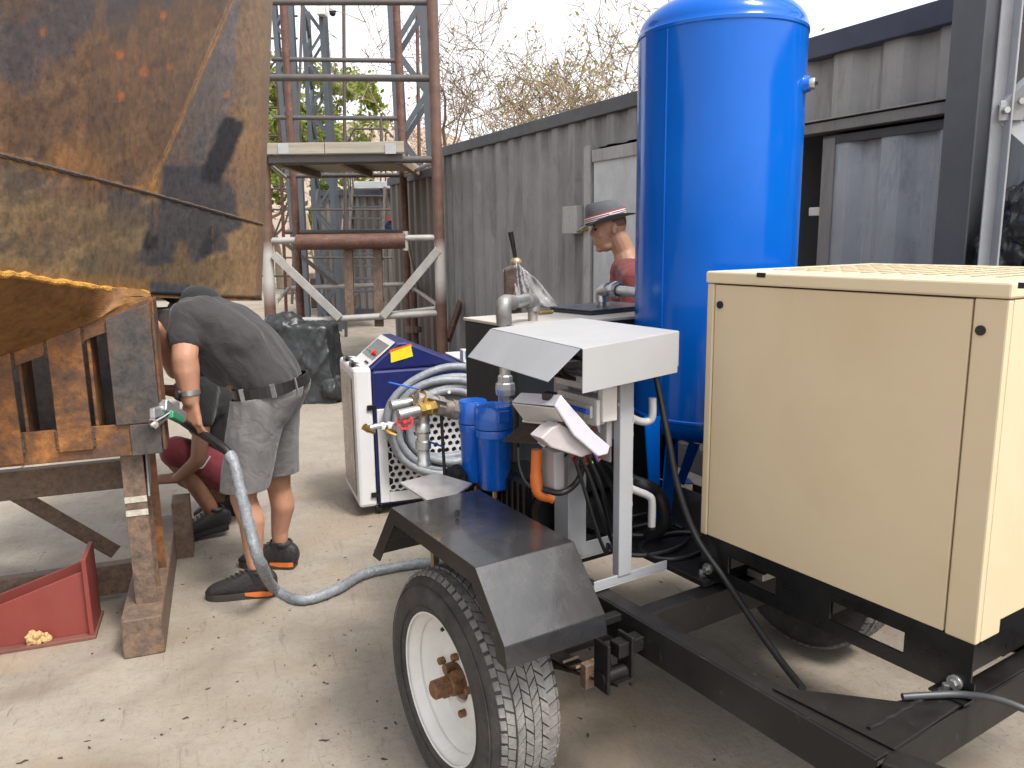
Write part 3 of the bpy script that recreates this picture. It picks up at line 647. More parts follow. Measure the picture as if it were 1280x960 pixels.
for i in range(9): f = (i+.5)/9; c_, d_ = p0.lerp(p1, f), q0.lerp(q1, f); st.part('tread', MB().beam(c_, d_, .28, .03), galv)
tp = [W(424, 372, 14.5), W(428, 200, 16.1)]
for i in range(5): f = i/4; b0 = p0.lerp(p1, f); st.part('baluster', MB().cyl(b0, b0+V((-.05, 0, .9)), .018, 6), darkpipe)
st.part('handrail', MB().tube([p0+V((-.05, 0, .9)), p1+V((-.05, 0, .9)), W(432, 182, 16.3), W(443, 161, 16.3), W(482, 161, 16.3), W(492, 172, 16.3)], .022, 8), darkpipe, smooth=True)
for x in (432, 438, 443, 476, 482): st.part('baluster', MB().cyl(W(x, 166, 16.3), W(x, 240, 16.3), .016, 6), darkpipe)
st.part('landing', MB().bx(W(440, 236, 16.2), W(494, 228, 16.6)), M('pale_beam', (.45, .47, .48), .5), bev=.01)
# second container row behind the first one
cf2 = Frame(tuple(CF.wld((-.35, .1, 0))), CF.rz)
c2t = Thing('weathered_container', 'weathered brown grey container beyond the end of the long grey one', 'container', (-1, 0, 0), cf2)
o = c2t.part('wall_panel', corrug(-1.9, -.1, .15, 2.35, pitch=.24, dep=.04), cont_mat('container_worn', (.12, .105, .095), (.16, .09, .05)))
c2t.part('top_rail', MB().bx((-1.95, -.03, 2.33), (-.05, .06, 2.43)), greyd); c2t.part('roof', MB().bx((-1.9, .06, 2.3), (-.1, 2.4, 2.4)), greyd); c2t.part('end_wall', MB().bx((-.12, 0, .1), (-.08, 2.4, 2.35)), brn); c2t.part('end_wall', MB().bx((-1.92, 0, .1), (-1.88, 2.4, 2.35)), brn); c2t.part('bottom_rail', MB().bx((-1.9, -.02, 0), (-.1, .06, .15)), greyd)
# clutter at the foot of the container
lb_ = MB().beam(W(586, 348, 9.2), W(560, 425, 8.6), .05, .07); solo('leaning_bar', 'rusty flat bar leaning against the grey container wall', 'bar', lb_, rust_pipe, tuple(W(560, 425, 8.6)))
kb = CF.wld((.8, -.35, 0))
kf = Frame((kb.x, kb.y, 0), CF.rz)
sk = Thing('scrap_skid', 'low dark steel skid along the foot of the container', 'skid', (0, 0, 0), kf)
sk.part('deck', MB().bx((-1.6, -.25, .12), (1.2, .25, .17)), steel_d, bev=.005)
for y in (-.2, .2): sk.part('runner', MB().bx((-1.6, y-.03, 0), (1.2, y+.03, .12)), steel_d, bev=.004)
for i, (x, dz, l_) in enumerate(((-1.2, .20, .9), (-.5, .21, 1.1), (.3, .2, .7))): solo('scrap_pipe', ('short rusty pipe on the far end of the skid', 'longer rusty pipe on the middle of the skid', 'stubby rusty pipe on the near end of the skid')[i], 'pipe', MB().cyl((x, -.1+.1*i, .21), (x+l_*.6, .1-.05*i, .21), .04, 12), rust_pipe, (x, -.1, .21), kf, smooth=True)
# red cap crate hanging on steps, dark drums in the far gap
solo('far_box', 'dark box under the far stair', 'box', MB().bx(W(441, 384, 14.3), W(449, 368, 14.6)), steel_d, tuple(W(445, 384, 14.4)))
bt = Thing('tool_bag', 'dark blue bag with red flaps hanging by the far stair', 'bag', tuple(W(492, 288, 14.)))
bt.part('sack', MB().sph(W(492, 283, 14.), (.16, .1, .13)), M('navy_cloth', (.02, .03, .08), .9)); bt.part('flap', MB().beam(W(485, 274, 13.9), W(497, 273, 13.9), .05, .06), M('red_cloth', (.35, .03, .02), .9))
for i, (x, y, Y, w_, h_, mt_) in enumerate(((400, 352, 19, .5, .7, steel_d), (408, 330, 20, .6, 1.1, steel_d), (388, 345, 22, .9, .5, M('orange_crate', (.55, .28, .08), .7)), (372, 340, 24, .8, .6, rust2))):
    p = W(x, y, Y); solo('far_crate', ('dark low crate in the gap behind the scaffold', 'taller dark crate in the gap behind the scaffold', 'orange crate in the sunny gap behind the scaffold', 'rusty crate at the far left of the gap behind the scaffold')[i], 'crate', MB().bx((p.x-w_/2, Y, 0), (p.x+w_/2, Y+w_, h_)), mt_, (p.x, Y, 0), bev=.02)

# ------------------------------------------------------------------ black sack wrapped load on the ground
bc_ = W(378, 438, 7.9)
b = MB(); b.hexa([(bc_.x-.34, 7.7, 0), (bc_.x+.36, 7.7, 0), (bc_.x+.36, 8.3, 0), (bc_.x-.34, 8.3, 0), (bc_.x-.40, 7.8, .78), (bc_.x+.27, 7.8, .74), (bc_.x+.27, 8.25, .74), (bc_.x-.40, 8.25, .80)]); b.sph((bc_.x-.20, 7.98, .74), (.22, .2, .14)); b.sph((bc_.x+.30, 7.85, .12), (.15, .2, .14))
def bagd(p):
    q = V((p.x*5+p.z*1.5, p.y*5, p.z*1.1)); n = mnoise.noise(q); n2 = mnoise.noise(V((p.x*11-p.z*3, p.y*11, p.z*2.2))+V((3, 1, 2))); n3 = mnoise.noise(V((p.x*22+p.z*6, p.y*22, p.z*7))); return .045*max(0, .3-abs(n))*2-.01+.03*max(0, .25-abs(n2))*2+.012*max(0, .25-abs(n3))*2
me = remesh(b, 'covered_load', .014, 4, bagd); base = V((bc_.x, 8.0, 0)); set_org(me, base)
for v in me.vertices: v.co.z = max(v.co.z, .003)
o = link('covered_load', me, M('black_sheet', (.022, .024, .026), .42, var=.3, bump=.3, bscale=18)); o.location = base; tag(o, 'load wrapped in black plastic sheet standing near the scaffold', 'covered load')

# ------------------------------------------------------------------ trees
bark = M('bark', (.30, .225, .165), .9, var=.35, scale=8)
def leafm(name, a, b_):
    m, t, bs = base_mat(name); oi = t.nodes.new('ShaderNodeObjectInfo'); geo = t.nodes.new('ShaderNodeNewGeometry')
    t.links.new(ramp(t, geo.outputs['Random Per Island'], [(0, a), (1, b_)]), bs.inputs['Base Color']); bs.inputs['Roughness'].default_value = .6
    tr_ = nd(t, 'ShaderNodeBsdfTranslucent'); t.links.new(ramp(t, geo.outputs['Random Per Island'], [(0, a), (1, b_)]), tr_.inputs[0])
    mx = nd(t, 'ShaderNodeMixShader'); mx.inputs[0].default_value = .45; t.links.new(bs.outputs[0], mx.inputs[1]); t.links.new(tr_.outputs[0], mx.inputs[2])
    t.links.new(mx.outputs[0], t.nodes['Material Output'].inputs[0]); return m
leaf_y = leafm('leaf_olive', (.20, .22, .06), (.36, .33, .13)); leaf_g = leafm('leaf_bright', (.10, .17, .025), (.30, .32, .06)); leaf_d = leafm('leaf_dry', (.22, .13, .07), (.32, .22, .12))
def tree(name, label, base, h, spread, lv, leaves, lmat, seed, lean=(0, 0), lsize=.06, r0=.12, bmat=bark, first=.35, kids=(3, 4)):
    rr = random.Random(seed); t = Thing(name, label, 'tree', base); tb = MB(); tw = MB(); lf = MB(); tips = []
    def grow(p, d, L, r, k):
        n = 5; pts = [p]; dd = d.copy(); r = max(r, .009)
        for i in range(n):
            dd = (dd+V((rr.uniform(-1, 1), rr.uniform(-1, 1), rr.uniform(-.6, .9)))*.22).normalized(); pts.append(pts[-1]+dd*(L/n))
        rs = [max(r*(1-.5*i/n), .006) for i in range(n+1)]
        (tb if k >= lv-2 else tw).tube(pts, rs, 7 if k >= lv-1 else (5 if k > 1 else 3), False)
        if k == 0: tips.extend(pts[2:]); return
        for i in range(rr.randint(*kids)):
            q = pts[rr.randint(2, n)] if i else pts[-1]; ax = V((rr.uniform(-1, 1), rr.uniform(-1, 1), rr.uniform(-.35, .75))).normalized()
            nd_ = (dd*.55+ax*spread).normalized(); grow(q, nd_, L*rr.uniform(.58, .82), rs[-1]*rr.uniform(.55, .8) if i else rs[-1]*.9, k-1)
    b = V(base); grow(b, V((lean[0], lean[1], 1)).normalized(), h*first, r0, lv)
    for p in tips:
        for i in range(int(leaves) if leaves >= 1 else (rr.random() < leaves)):
            c = p+V([rr.gauss(0, .10) for _ in range(3)]); a = V([rr.uniform(-1, 1) for _ in range(3)]).normalized(); bb = a.cross(V([rr.uniform(-1, 1) for _ in range(3)])).normalized()
            s_ = lsize*rr.uniform(.6, 1.4); lf.add([c-a*s_, c+bb*s_*.5, c+a*s_, c-bb*s_*.5], [(0, 1, 2, 3)])
    t.part('trunk', tb, bmat, smooth=True); t.part('twigs', tw, bmat, kind='stuff')
    if lf.v: t.part('crown', lf, lmat, kind='stuff')
    return t
pa = W(655, 165, 15); tree('bare_tree', 'wide bare thorn tree behind the long grey container', (pa.x, 15, 0), 5.6, .85, 6, .3, leaf_y, 21, lean=(-.05, 0), lsize=.04, r0=.17, first=.40, kids=(2, 4))
pa = W(765, 165, 16.5); tree('bare_tree', 'taller bare tree with greenish tips left of the blue tank', (pa.x+.3, 16.5, 0), 6.8, .8, 6, .4, leaf_y, 5, lean=(.06, 0), lsize=.045, r0=.18, first=.40, kids=(2, 4))
pa = W(705, 165, 17.5); tree('bare_tree', 'bare twiggy tree between the wide thorn tree and the taller one', (pa.x, 17.5, 0), 6.0, .8, 6, .3, leaf_y, 33, lean=(0, 0), lsize=.04, r0=.16, first=.38, kids=(2, 4))
pa = W(575, 165, 18); tree('bare_tree', 'leafless crooked tree just right of the scaffold tower', (pa.x, 18, 0), 5.4, .9, 5, 0, leaf_y, 9, lean=(-.25, 0), lsize=.05, r0=.14, first=.5)
pa = W(395, 250, 24); tree('leafy_tree', 'bright green leafy tree seen through the scaffold', (pa.x, 24, 0), 7., .8, 5, 5, leaf_g, 12, lsize=.10, r0=.14, first=.42)
pa = W(345, 260, 27); tree('leafy_tree', 'green tree just right of the rusty hull section', (pa.x, 27, 0), 7., .8, 5, 5, leaf_g, 13, lsize=.11, r0=.14, first=.42)
pa = W(470, 200, 34); tree('dry_tree', 'pale leafless tree between the scaffold posts', (pa.x, 34, 0), 8.5, .85, 5, .3, leaf_d, 15, lsize=.08, r0=.2, first=.4)
pa = W(430, 200, 40); tree('dry_tree', 'distant dry tree near the camera mast', (pa.x, 40, 0), 8., .85, 5, .3, leaf_d, 16, lsize=.09, r0=.2, first=.4)
# ================================================================== trailer (frame TF: x across, y towards the tail, hitch at -y)
def blackpaint(name='black_paint', rough=.38, scratch=.5):
    m, t, b = base_mat(name); co = t.nodes.new('ShaderNodeTexCoord').outputs['Object']
    n1 = noise(t, 6, 6, .65, co); n2 = noise(t, 22, 9, .82, co, stretch=(3, 1, 1), dist=.5); n3 = noise(t, 2.2, 5, .6, co)
    c = ramp(t, n1, [(.3, (.007, .0065, .0065)), (.7, (.015, .014, .014))])
    c = mixc(t, ramp(t, n3, [(.52, 0), (.8, .45)]), c, (.05, .045, .04))
    c = mixc(t, ramp(t, n2, [(.62, 0), (.72, scratch)]), c, (.13, .12, .11))
    t.links.new(c, b.inputs['Base Color']); t.links.new(ramp(t, n1, [(.3, rough-.1), (.7, rough+.14)]), b.inputs['Roughness'])
    add_bump(t, b, noise(t, 50, 4, .6, co), .06, .004); b.inputs['Specular IOR Level'].default_value = .28; MAT[name] = m; return m
blk = blackpaint(); blkd = blackpaint('deck_black', .5, .6); blk_clean = M('black_gloss', (.008, .008, .0085), .3, var=.3)
TL = Thing('trailer', 'black painted single axle steel trailer in front', 'trailer', (.45, 1.05, 0), TF)
HC = .58
TL.part('side_beam', MB().chan((.03, 0, HC-.05), (.03, 2.0, HC-.05), .06, .10, .008, sg=-1), blk, bev=.003)
TL.part('side_beam', MB().chan((.87, 0, HC-.05), (.87, 2.0, HC-.05), .06, .10, .008, sg=1), blk, bev=.003)
for y in (.03, .735, 1.30, 1.97):
    TL.part('cross_beam', MB().chan((.062, y, HC-.052), (.838, y, HC-.052), .06, .096, .008), blk, bev=.003)
TL.part('cross_beam', MB().chan((.84, .03, HC-.05), (1.3, .03, HC-.05), .06, .10, .008), blk, bev=.003)
gp = [TF.atz(x, y, HC+.003) for x, y in ((965, 861), (1118, 938), (1225, 866), (1190, 862), (1120, 878), (1040, 868))]
TL.part('corner_gusset', MB().prism([(p.x, p.y, HC+.001) for p in gp], (0, 0, .006)), blk, bev=.002)
TL.part('corner_gusset', MB().prism([(.84, .06, HC+.001), (.84, .30, HC+.001), (.60, .06, HC+.001)], (0, 0, .006)), blk, bev=.002)
wb = MB(); wb.tube([(.068+.0+.33*i/20, .062+.002*math.sin(i*2), HC+.008) for i in range(21)], [.005+.0015*math.sin(i*3) for i in range(21)], 6)
TL.part('weld_bead', wb, blk, smooth=True)
TL.part('drawbar', MB().beam((.03, -.0, HC-.05), (.45, -1.1, HC-.06), .06, .10), blk, bev=.004); TL.part('drawbar', MB().beam((.87, 0, HC-.05), (.45, -1.1, HC-.06), .06, .10), blk, bev=.004)
TL.part('hitch', MB().box((.45, -1.2, HC-.05), (.09, .26, .08)), blk, bev=.008)
# deck plate under tank and dryer, open strip along the left beam
TL.part('deck_plate', MB().bx((.29, .74, HC+.001), (.90, 2.0, HC+.007)), blkd, bev=.001)
TL.part('deck_plate', MB().bx((.06, 1.50, HC+.002), (.29, 2.0, HC+.006)), blkd, bev=.001)
TL.part('deck_lip', MB().beam((.305, .74, HC+.012), (.305, 1.5, HC+.012), .03, .012), blk, bev=.002)
# wheels
rub = None
def rubber():
    m, t, b = base_mat('tyre_rubber'); co = t.nodes.new('ShaderNodeTexCoord').outputs['Object']
    n1 = noise(t, 9, 7, .7, co); n2 = noise(t, 40, 6, .75, co)
    c = ramp(t, n1, [(.35, (.018, .017, .017)), (.7, (.05, .043, .037))]); c = mixc(t, ramp(t, n2, [(.5, 0), (.75, .5)]), c, (.085, .075, .065))
    t.links.new(c, b.inputs['Base Color']); b.inputs['Roughness'].default_value = .75; add_bump(t, b, n2, .15, .004); return m
rub = rubber(); tread_m = M('tread_dust', (.19, .182, .172), .9, var=.35, scale=30, dirt=(.10, .095, .09), dscale=14, damt=.8, bump=.4, bscale=120)
rimw = M('rim_white', (.66, .65, .62), .42, var=.06, dirt=(.45, .42, .38), damt=.4, dscale=6, wear=(.16, .09, .05), wscale=26, wthr=.665)
hubr = rustm('hub_rust', (.09, .05, .03), (.18, .09, .04), (.26, .13, .05), 30, .3, .5)
def wheel(xo, yc, sg, label):
    """xo: outer face x; sg=-1 outer face looks to -x"""
    RT = .338; wd_ = .205; c = V((xo, yc, RT)); ax = V((sg, 0, 0))
    w = TL.part('wheel', MB().lathe([(.206, -.165), (.215, -.150), (.205, -.14), (.20, -.05), (.197, -.035), (.200, -.03), (.207, -.022), (.2165, -.012), (.2205, -.004), (.219, .001), (.212, .002)], c, ax, 64), rimw, smooth=True, label=label)
    so = w.modifiers.new('t', 'SOLIDIFY'); so.thickness = .005
    # disc dished inwards
    d_ = TL.part('disc', MB().lathe([(.196, -.040), (.185, -.046), (.172, -.070), (.160, -.082), (.140, -.076), (.105, -.060), (.095, -.058), (.060, -.062), (.055, -.070)], c, ax, 64), rimw, sub=w, smooth=True)
    ln = TL.part('rim_line', MB().lathe([(.198, -.036), (.1995, -.034), (.201, -.036), (.1995, -.038)], c, ax, 64, True), hubr, sub=w)
    prof = [(.214, -.002), (.224, .006), (.245, .012), (.270, .014), (.292, .008), (.309, -.004), (.322, -.016), (.3285, -.030), (.3300, -.05), (.331, -wd_/2), (.330, -wd_+.05), (.3285, -wd_+.03), (.322, -wd_+.016), (.309, -wd_+.004), (.292, -wd_-.008), (.27, -wd_-.014), (.235, -wd_-.012), (.214, -wd_+.002)]
    ty = TL.part('tyre', MB().lathe(prof, c, ax, 96), rub, sub=w, smooth=True)
    rg1 = MB()
    for rr_, tt in ((.236, .0115), (.297, .0075)): rg1.lathe([(rr_-.0022, tt), (rr_, tt+.0022), (rr_+.0022, tt-.0005)], c, ax, 96)
    TL.part('sidewall_ring', rg1, rub, sub=w, smooth=True)
    tb = MB(); a, b = V((0, 1, 0)), V((0, 0, 1)); n = 62
    def tp(th, t, r): return c+ax*t+(a*math.cos(th)+b*math.sin(th))*r
    rows = [(-.180, -.153, .3), (-.150, -.128, -.6), (-.125, -.103, .6), (-.100, -.078, -.6), (-.075, -.053, .6), (-.050, -.027, -.4)]
    for k in range(n):
        for ri, (t0, t1, sl) in enumerate(rows):
            th0 = 2*PI*(k+(ri % 2)*.5)/n; dth = 2*PI/n*.86; s_ = sl*2*PI/n
            th0 += random.uniform(-.004, .004); rad = .3385-random.uniform(0, .002)-(.006 if ri in (0, 5) else 0); rl = .3285-(.006 if ri in (0, 5) else 0)
            q = [(th0-s_*.5, t0), (th0+dth-s_*.5, t0), (th0+dth+s_*.5, t1), (th0+s_*.5, t1)]
            tb.hexa([tp(x, y, rl) for x, y in q]+[tp(x, y, rad) for x, y in q])
        th0 = 2*PI*k/n
        for t0, t1, r0, r1 in ((-.024, -.012, .331, .322), (-wd_+.012, -wd_+.024, .322, .331)):
            q = [(th0, t0), (th0+2*PI/n*.7, t0), (th0+2*PI/n*.7, t1), (th0, t1)]
            tb.hexa([tp(x, y, (r0 if i in (2, 3) else r1)-.012 if sg else 0) for i, (x, y) in enumerate(q)]+[tp(x, y, (r1 if i in (2, 3) else r0)+.002) for i, (x, y) in enumerate(q)])
    TL.part('tread_blocks', tb, tread_m, sub=w, kind='stuff')
    hb_ = MB(); hb_.lathe([(.0, .022), (.020, .022), (.027, .016), (.028, -.030), (.034, -.036), (.036, -.062), (.05, -.064), (.052, -.075), (.0, -.075)], c, ax, 24); TL.part('hub', hb_, hubr, sub=w, smooth=True)
    for k in range(5):
        th = 2*PI*k/5+.4; p = c+(a*math.cos(th)+b*math.sin(th))*.085; TL.part('wheel_nut', MB().cyl(p-ax*.068, p-ax*.040, .0115, 6), hubr, sub=w, bev=.002)
    for k in range(2):
        th = 2*PI*k/5+.9; p = c+(a*math.cos(th)+b*math.sin(th))*.043; TL.part('hub_lug', MB().cyl(p-ax*.066, p-ax*.034, .017, 10), hubr, sub=w, smooth=True)
    p = c+b*.162*math.cos(.5)+a*.162*math.sin(.5)*1; TL.part('valve', MB().cyl(p-ax*.08, p-ax*.05+V((0, -.005, -.01)), .006, 8), blk_clean, sub=w)
    return w
WY = 1.06
wheel(-.425, WY, -1, 'white steel wheel with dusty tyre and rusty hub'); wheel(1.325, WY, 1, 'far white steel wheel under the cream cabinet')
TL.part('axle', MB().cyl((-.36, WY, .335), (1.26, WY, .335), .03, 16), blk, smooth=True)
for x in (-.09, .99):
    for i in range(5):
        hl = .42-.06*i; pts = [(x, WY+hl*(k/6-1), .455-.012*i-.075*(1-((k/6-1))**2)) for k in range(13)]
        lb2 = MB()
        for k in range(12): lb2.beam(pts[k], pts[k+1], .055, .008)
        TL.part('leaf_spring', lb2, rust2 if i else blk)
    for y in (WY-.37, WY+.43):
        hg = MB(); hg.bx((x-.045, y-.03, .42), (x-.035, y+.03, .56)); hg.bx((x+.035, y-.03, .42), (x+.045, y+.03, .56)); TL.part('spring_hanger', hg, blk, bev=.003)
        TL.part('spring_eye', MB().cyl((x-.05, y, .455), (x+.05, y, .455), .022, 14), blk, smooth=True)
        TL.part('hanger_bracket', MB().bx((min(x, .0 if x < .4 else .9), y-.02, .505), (max(x, .0 if x < .4 else .9), y+.02, .545)), blk, bev=.003)
    TL.part('spring_clip', MB().bx((x-.04, WY-.30, .385), (x+.04, WY-.275, .455)), rust2, bev=.002)
# mudguards: folded sheet
def mudguard(x0, x1, nm):
    P = [(.655, .60), (.665, .652), (.797, .803), (1.299, .812), (1.463, .605)]
    t = Thing  # noqa
    root = None
    for i, (n_, pa, pb) in enumerate((('front_lip', P[0], P[1]), ('front_slope', P[1], P[2]), ('top_sheet', P[2], P[3]), ('rear_slope', P[3], P[4]))):
        q = [(x0, pa[0], pa[1]), (x1, pa[0], pa[1]), (x1, pb[0], pb[1]), (x0, pb[0], pb[1])]
        TL.part(n_, MB().plate(q, .003), blk_f, bev=.001)
    inn = x1 if nm == 'L' else x0; out = x0 if nm == 'L' else x1
    sk_ = MB().prism([(inn, y, z-.002) for y, z in P]+[(inn, 1.36, .60)], (.003, 0, 0)); TL.part('inner_skirt', sk_, blk)
    ring = []
    lipw = .045
    Q = [(.70, .60), (.71, .635), (.817, .757), (1.279, .766), (1.408, .605)]
    ob = MB()
    for i in range(4):
        a0, a1, b0, b1 = P[i], P[i+1], Q[i], Q[i+1]
        ob.prism([(out, a0[0], a0[1]-.001), (out, a1[0], a1[1]-.001), (out, b1[0], b1[1]), (out, b0[0], b0[1])], (.003, 0, 0))
    TL.part('outer_lip', ob, blk, weld=True)
    for y in (.78, 1.2): TL.part('mudguard_stay', MB().bx((min(inn, .0 if nm == 'L' else .9), y-.015, .55), (max(inn, .0 if nm == 'L' else .9), y+.015, .57)), blk, bev=.002)
blk_f = M('mudguard_black', (.014, .014, .016), .24, var=.3, scale=5, dirt=(.06, .055, .05), damt=.5, dscale=4, wear=(.20, .19, .18), wscale=90, wthr=.73, rvar=.10, bump=.03, coat=.3)
mudguard(-.445, -.145, 'L'); mudguard(1.04, 1.34, 'R')
TL.part('mudguard_strut', MB().bx((-.30, 1.32, .55), (-.28, 1.34, .66)), M('strut_brass', (.30, .22, .12), .5, metal=.4)); TL.part('mudguard_strut', MB().bx((-.3, 1.32, .54), (.0, 1.34, .555)), blk)
solo('bolt', 'small silver bolt lying on the mudguard', 'bolt', MB().cyl(TF.atx(575, 653, -.30)+V((0, 0, -.0)), TF.atx(586, 654, -.30), .004, 8), bm_, tuple(TF.atx(580, 655, -.3)), TF)
q = TF.atz(571, 645, .816); solo('rubber_stopper', 'tiny black rubber stopper on the mudguard', 'stopper', MB().cyl(q, q+V((.004, .0, .016)), .006, 10), blk_clean, tuple(q), TF)

# ================================================================== cream compressor cabinet
crm = M('cream_paint', (.60, .485, .325), .42, var=.035, scale=3, dirt=(.50, .385, .235), damt=.5, dscale=1.6, wear=(.30, .2, .1), wscale=60, wthr=.76, rvar=.08, bump=.04, bscale=4)
crl = M('cream_lid', (.64, .53, .36), .42, var=.05, scale=4)
CB_ = Thing('compressor_cabinet', 'large cream sheet metal compressor cabinet on the trailer front', 'cabinet', (.73, .40, .58), TF)
X0, X1, Y0, Y1, Z0, Z1 = .34, 1.10, 0., .81, .718, 1.465
CB_.part('core', MB().bx((X0+.012, Y0+.012, Z0), (X1-.012, Y1-.012, Z1)), blk_clean)
CB_.part('side_door', MB().bx((X0+.002, .0725, Z0+.002), (X0+.02, .782, Z1-.004)), crm, bev=.0025, label='wide plain cream side door with two round locks')
CB_.part('corner_strip', MB().bx((X0, Y0, Z0), (X0+.02, .0685, Z1-.002)), crm, bev=.004)
CB_.part('corner_strip', MB().bx((X0, .785, Z0), (X0+.02, Y1, Z1-.002)), crm, bev=.004)
CB_.part('end_door', MB().bx((X0+.0205, Y0, Z0+.001), (X0+.10, Y0+.02, Z1-.002)), crm, bev=.003)
CB_.part('end_door', MB().bx((X0+.102, Y0+.002, Z0+.03), (X1-.03, Y0+.02, Z1-.004)), crm, bev=.003)
CB_.part('far_strip', MB().bx((X1-.028, Y0, Z0), (X1, Y1, Z1-.002)), crm, bev=.003); CB_.part('back_panel', MB().bx((X0+.02, Y1-.02, Z0), (X1-.03, Y1, Z1-.002)), crm, bev=.003)
lid = CB_.part('lid', MB().bx((X0-.004, Y0-.004, Z1), (X1+.004, Y1+.004, Z1+.033)), crl, bev=.005)
sl_ = MB()
gr = MB()
for i in range(7):
    for j in range(12):
        x, y = X0+.16+i*.075, Y0+.10+j*.055; CB_.part('lid_slot', MB().bx((x, y, Z1+.0335), (x+.058, y+.012, Z1+.0345)), M('slot_dark', (.36, .28, .17), .5), sub=lid) if (i+j) % 1 == 0 else None
lk = M('lock_black', (.008, .008, .008), .4)
for p in (TF.atx(900, 381, X0), TF.atx(1226, 413, X0)): CB_.part('lock', MB().cyl((X0+.004, p.y, p.z), (X0-.003, p.y, p.z), .0105, 20), lk)
for px, w_ in ((951, .028), (1279, .02)):
    p = TF.atx(px, 341 if px < 1000 else 357, X0-.006); CB_.part('paint_chip', MB().bx((X0-.0055, p.y-w_/2, Z1+.022), (X0-.003, p.y+w_/2, Z1+.034)), lk, sub=lid)
# base skid with cut outs
def panel_holes(x0, x1, ya, yb, za, zb, holes):    # plate in y-z with rectangular holes -> strips
    b = MB(); ys = sorted({ya, yb, *[h[0] for h in holes], *[h[1] for h in holes]})
    for a, c in zip(ys[:-1], ys[1:]):
        hs = [h for h in holes if h[0] <= a+1e-6 and h[1] >= c-1e-6]
        if hs: h = hs[0]; b.bx((x0, a, za), (x1, c, h[2])); b.bx((x0, a, h[3]), (x1, c, zb))
        else: b.bx((x0, a, za), (x1, c, zb))
    return b
for xa in (X0+.004, X1-.012): CB_.part('skid_side', panel_holes(xa, xa+.006, Y0+.004, Y1-.004, HC+.008, Z0, [(.16, .36, HC+.045, HC+.098), (.53, .70, HC+.045, HC+.098)]), blk_clean)
CB_.part('skid_end', MB().bx((X0+.01, Y0+.006, HC+.07), (X1-.012, Y0+.012, Z0)), blk_clean); CB_.part('skid_end', MB().bx((X0+.01, Y1-.012, HC+.05), (X1-.012, Y1-.006, Z0)), blk_clean)
for y in (.16, .36, .53, .70): CB_.part('skid_rib', MB().bx((X0+.012, y-.004, HC+.06), (X1-.012, y+.002, Z0-.001)), blk_clean)
CB_.part('skid_pan', MB().bx((X0+.01, Y0+.012, Z0-.006), (X1-.012, Y1-.012, Z0-.001)), blk_clean)
for y in (.035, .775):
    b = MB(); b.cyl((X0+.004, y, HC+.035), (X0-.005, y, HC+.035), .017, 18); b.cyl((X0-.005, y, HC+.035), (X0-.014, y, HC+.035), .010, 6); CB_.part('bolt', b, bm_, bev=.001)
    b = MB(); b.cyl((X0-.012, y+.012, HC+.008), (X0-.012, y+.012, HC+.013), .016, 18); b.cyl((X0-.012, y+.012, HC+.013), (X0-.012, y+.012, HC+.03), .009, 6); CB_.part('bolt', b, bm_, bev=.001)
    CB_.part('bracket', MB().angle((X0-.012, y-.04, HC+.010), (X0-.012, y+.04, HC+.010), .04, .005), blk_clean)
CB_.part('mount', MB().bx((.45, .66, HC+.008), (.62, .72, HC+.03)), bm_, bev=.002)

# ================================================================== blue air receiver
def tank_mat():
    m, t, b = base_mat('tank_blue'); co = t.nodes.new('ShaderNodeTexCoord').outputs['Object']
    c = ramp(t, noise(t, 2.5, 4, .5, co), [(.3, (.0, .085, .42)), (.7, (.0, .105, .50))]); t.links.new(c, b.inputs['Base Color'])
    t.links.new(ramp(t, noise(t, 5, 4, .5, co), [(.3, .10), (.7, .18)]), b.inputs['Roughness']); b.inputs['Specular IOR Level'].default_value = .3; b.inputs['Coat Weight'].default_value = .0; b.inputs['Coat Roughness'].default_value = .08
    add_bump(t, b, noise(t, 3.0, 3, .5, co, stretch=(4, 4, .6)), .10, .02); return m
blue = tank_mat(); MAT['tank_blue'] = blue
tc = V((.835, 1.255, 0)); TK = Thing('air_receiver', 'tall glossy blue compressed air tank on three legs', 'air tank', (tc.x, tc.y, HC), TF)
RT = .284; zb, zt = .95, 2.27
prof = [(.0, zb-.11)]+[(RT*math.sin(PI/2*i/14), zb-.11*math.cos(PI/2*i/14)) for i in range(1, 15)]
TK.part('shell', MB().lathe(prof+[(RT, zb+.002), (RT+.0035, zb+.006), (RT+.0035, zb+.014), (RT, zb+.018), (RT, 1.2), (RT, 1.5), (RT, 1.8), (RT, zt-.014), (RT+.0035, zt-.010), (RT+.0035, zt), (RT, zt+.004)]+[(RT*math.cos(PI/2*i/16), zt+.004+.135*math.sin(PI/2*i/16)) for i in range(1, 17)], tc, (0, 0, 1), 96), blue, smooth=True)
ang = math.atan2(-.75, -.62)
def tdir(th): return V((math.cos(th), math.sin(th), 0))
thl = math.atan2((TF.loc(W(822, 300, 2.7))-tc).y, (TF.loc(W(822, 300, 2.7))-tc).x)
p = tc+tdir(thl)*(RT+.001); TK.part('weld_seam', MB().tube([p+V((0, 0, zb+.02+(zt-zb-.035)*i/20)) for i in range(21)], .0035, 6), blue, smooth=True)
fq = TF.atz(824, 650, HC+.012); yl = fq.y
lq = [[TF.aty(x, y, yl) for x, y in pts] for pts in (((805, 520), (824, 520), (824, 650), (814, 648)), ((845, 560), (862, 560), (841, 646), (825, 650)))]
lq[1][0].y += .05; lq[1][1].y += .07; lq[1][2].y += .01
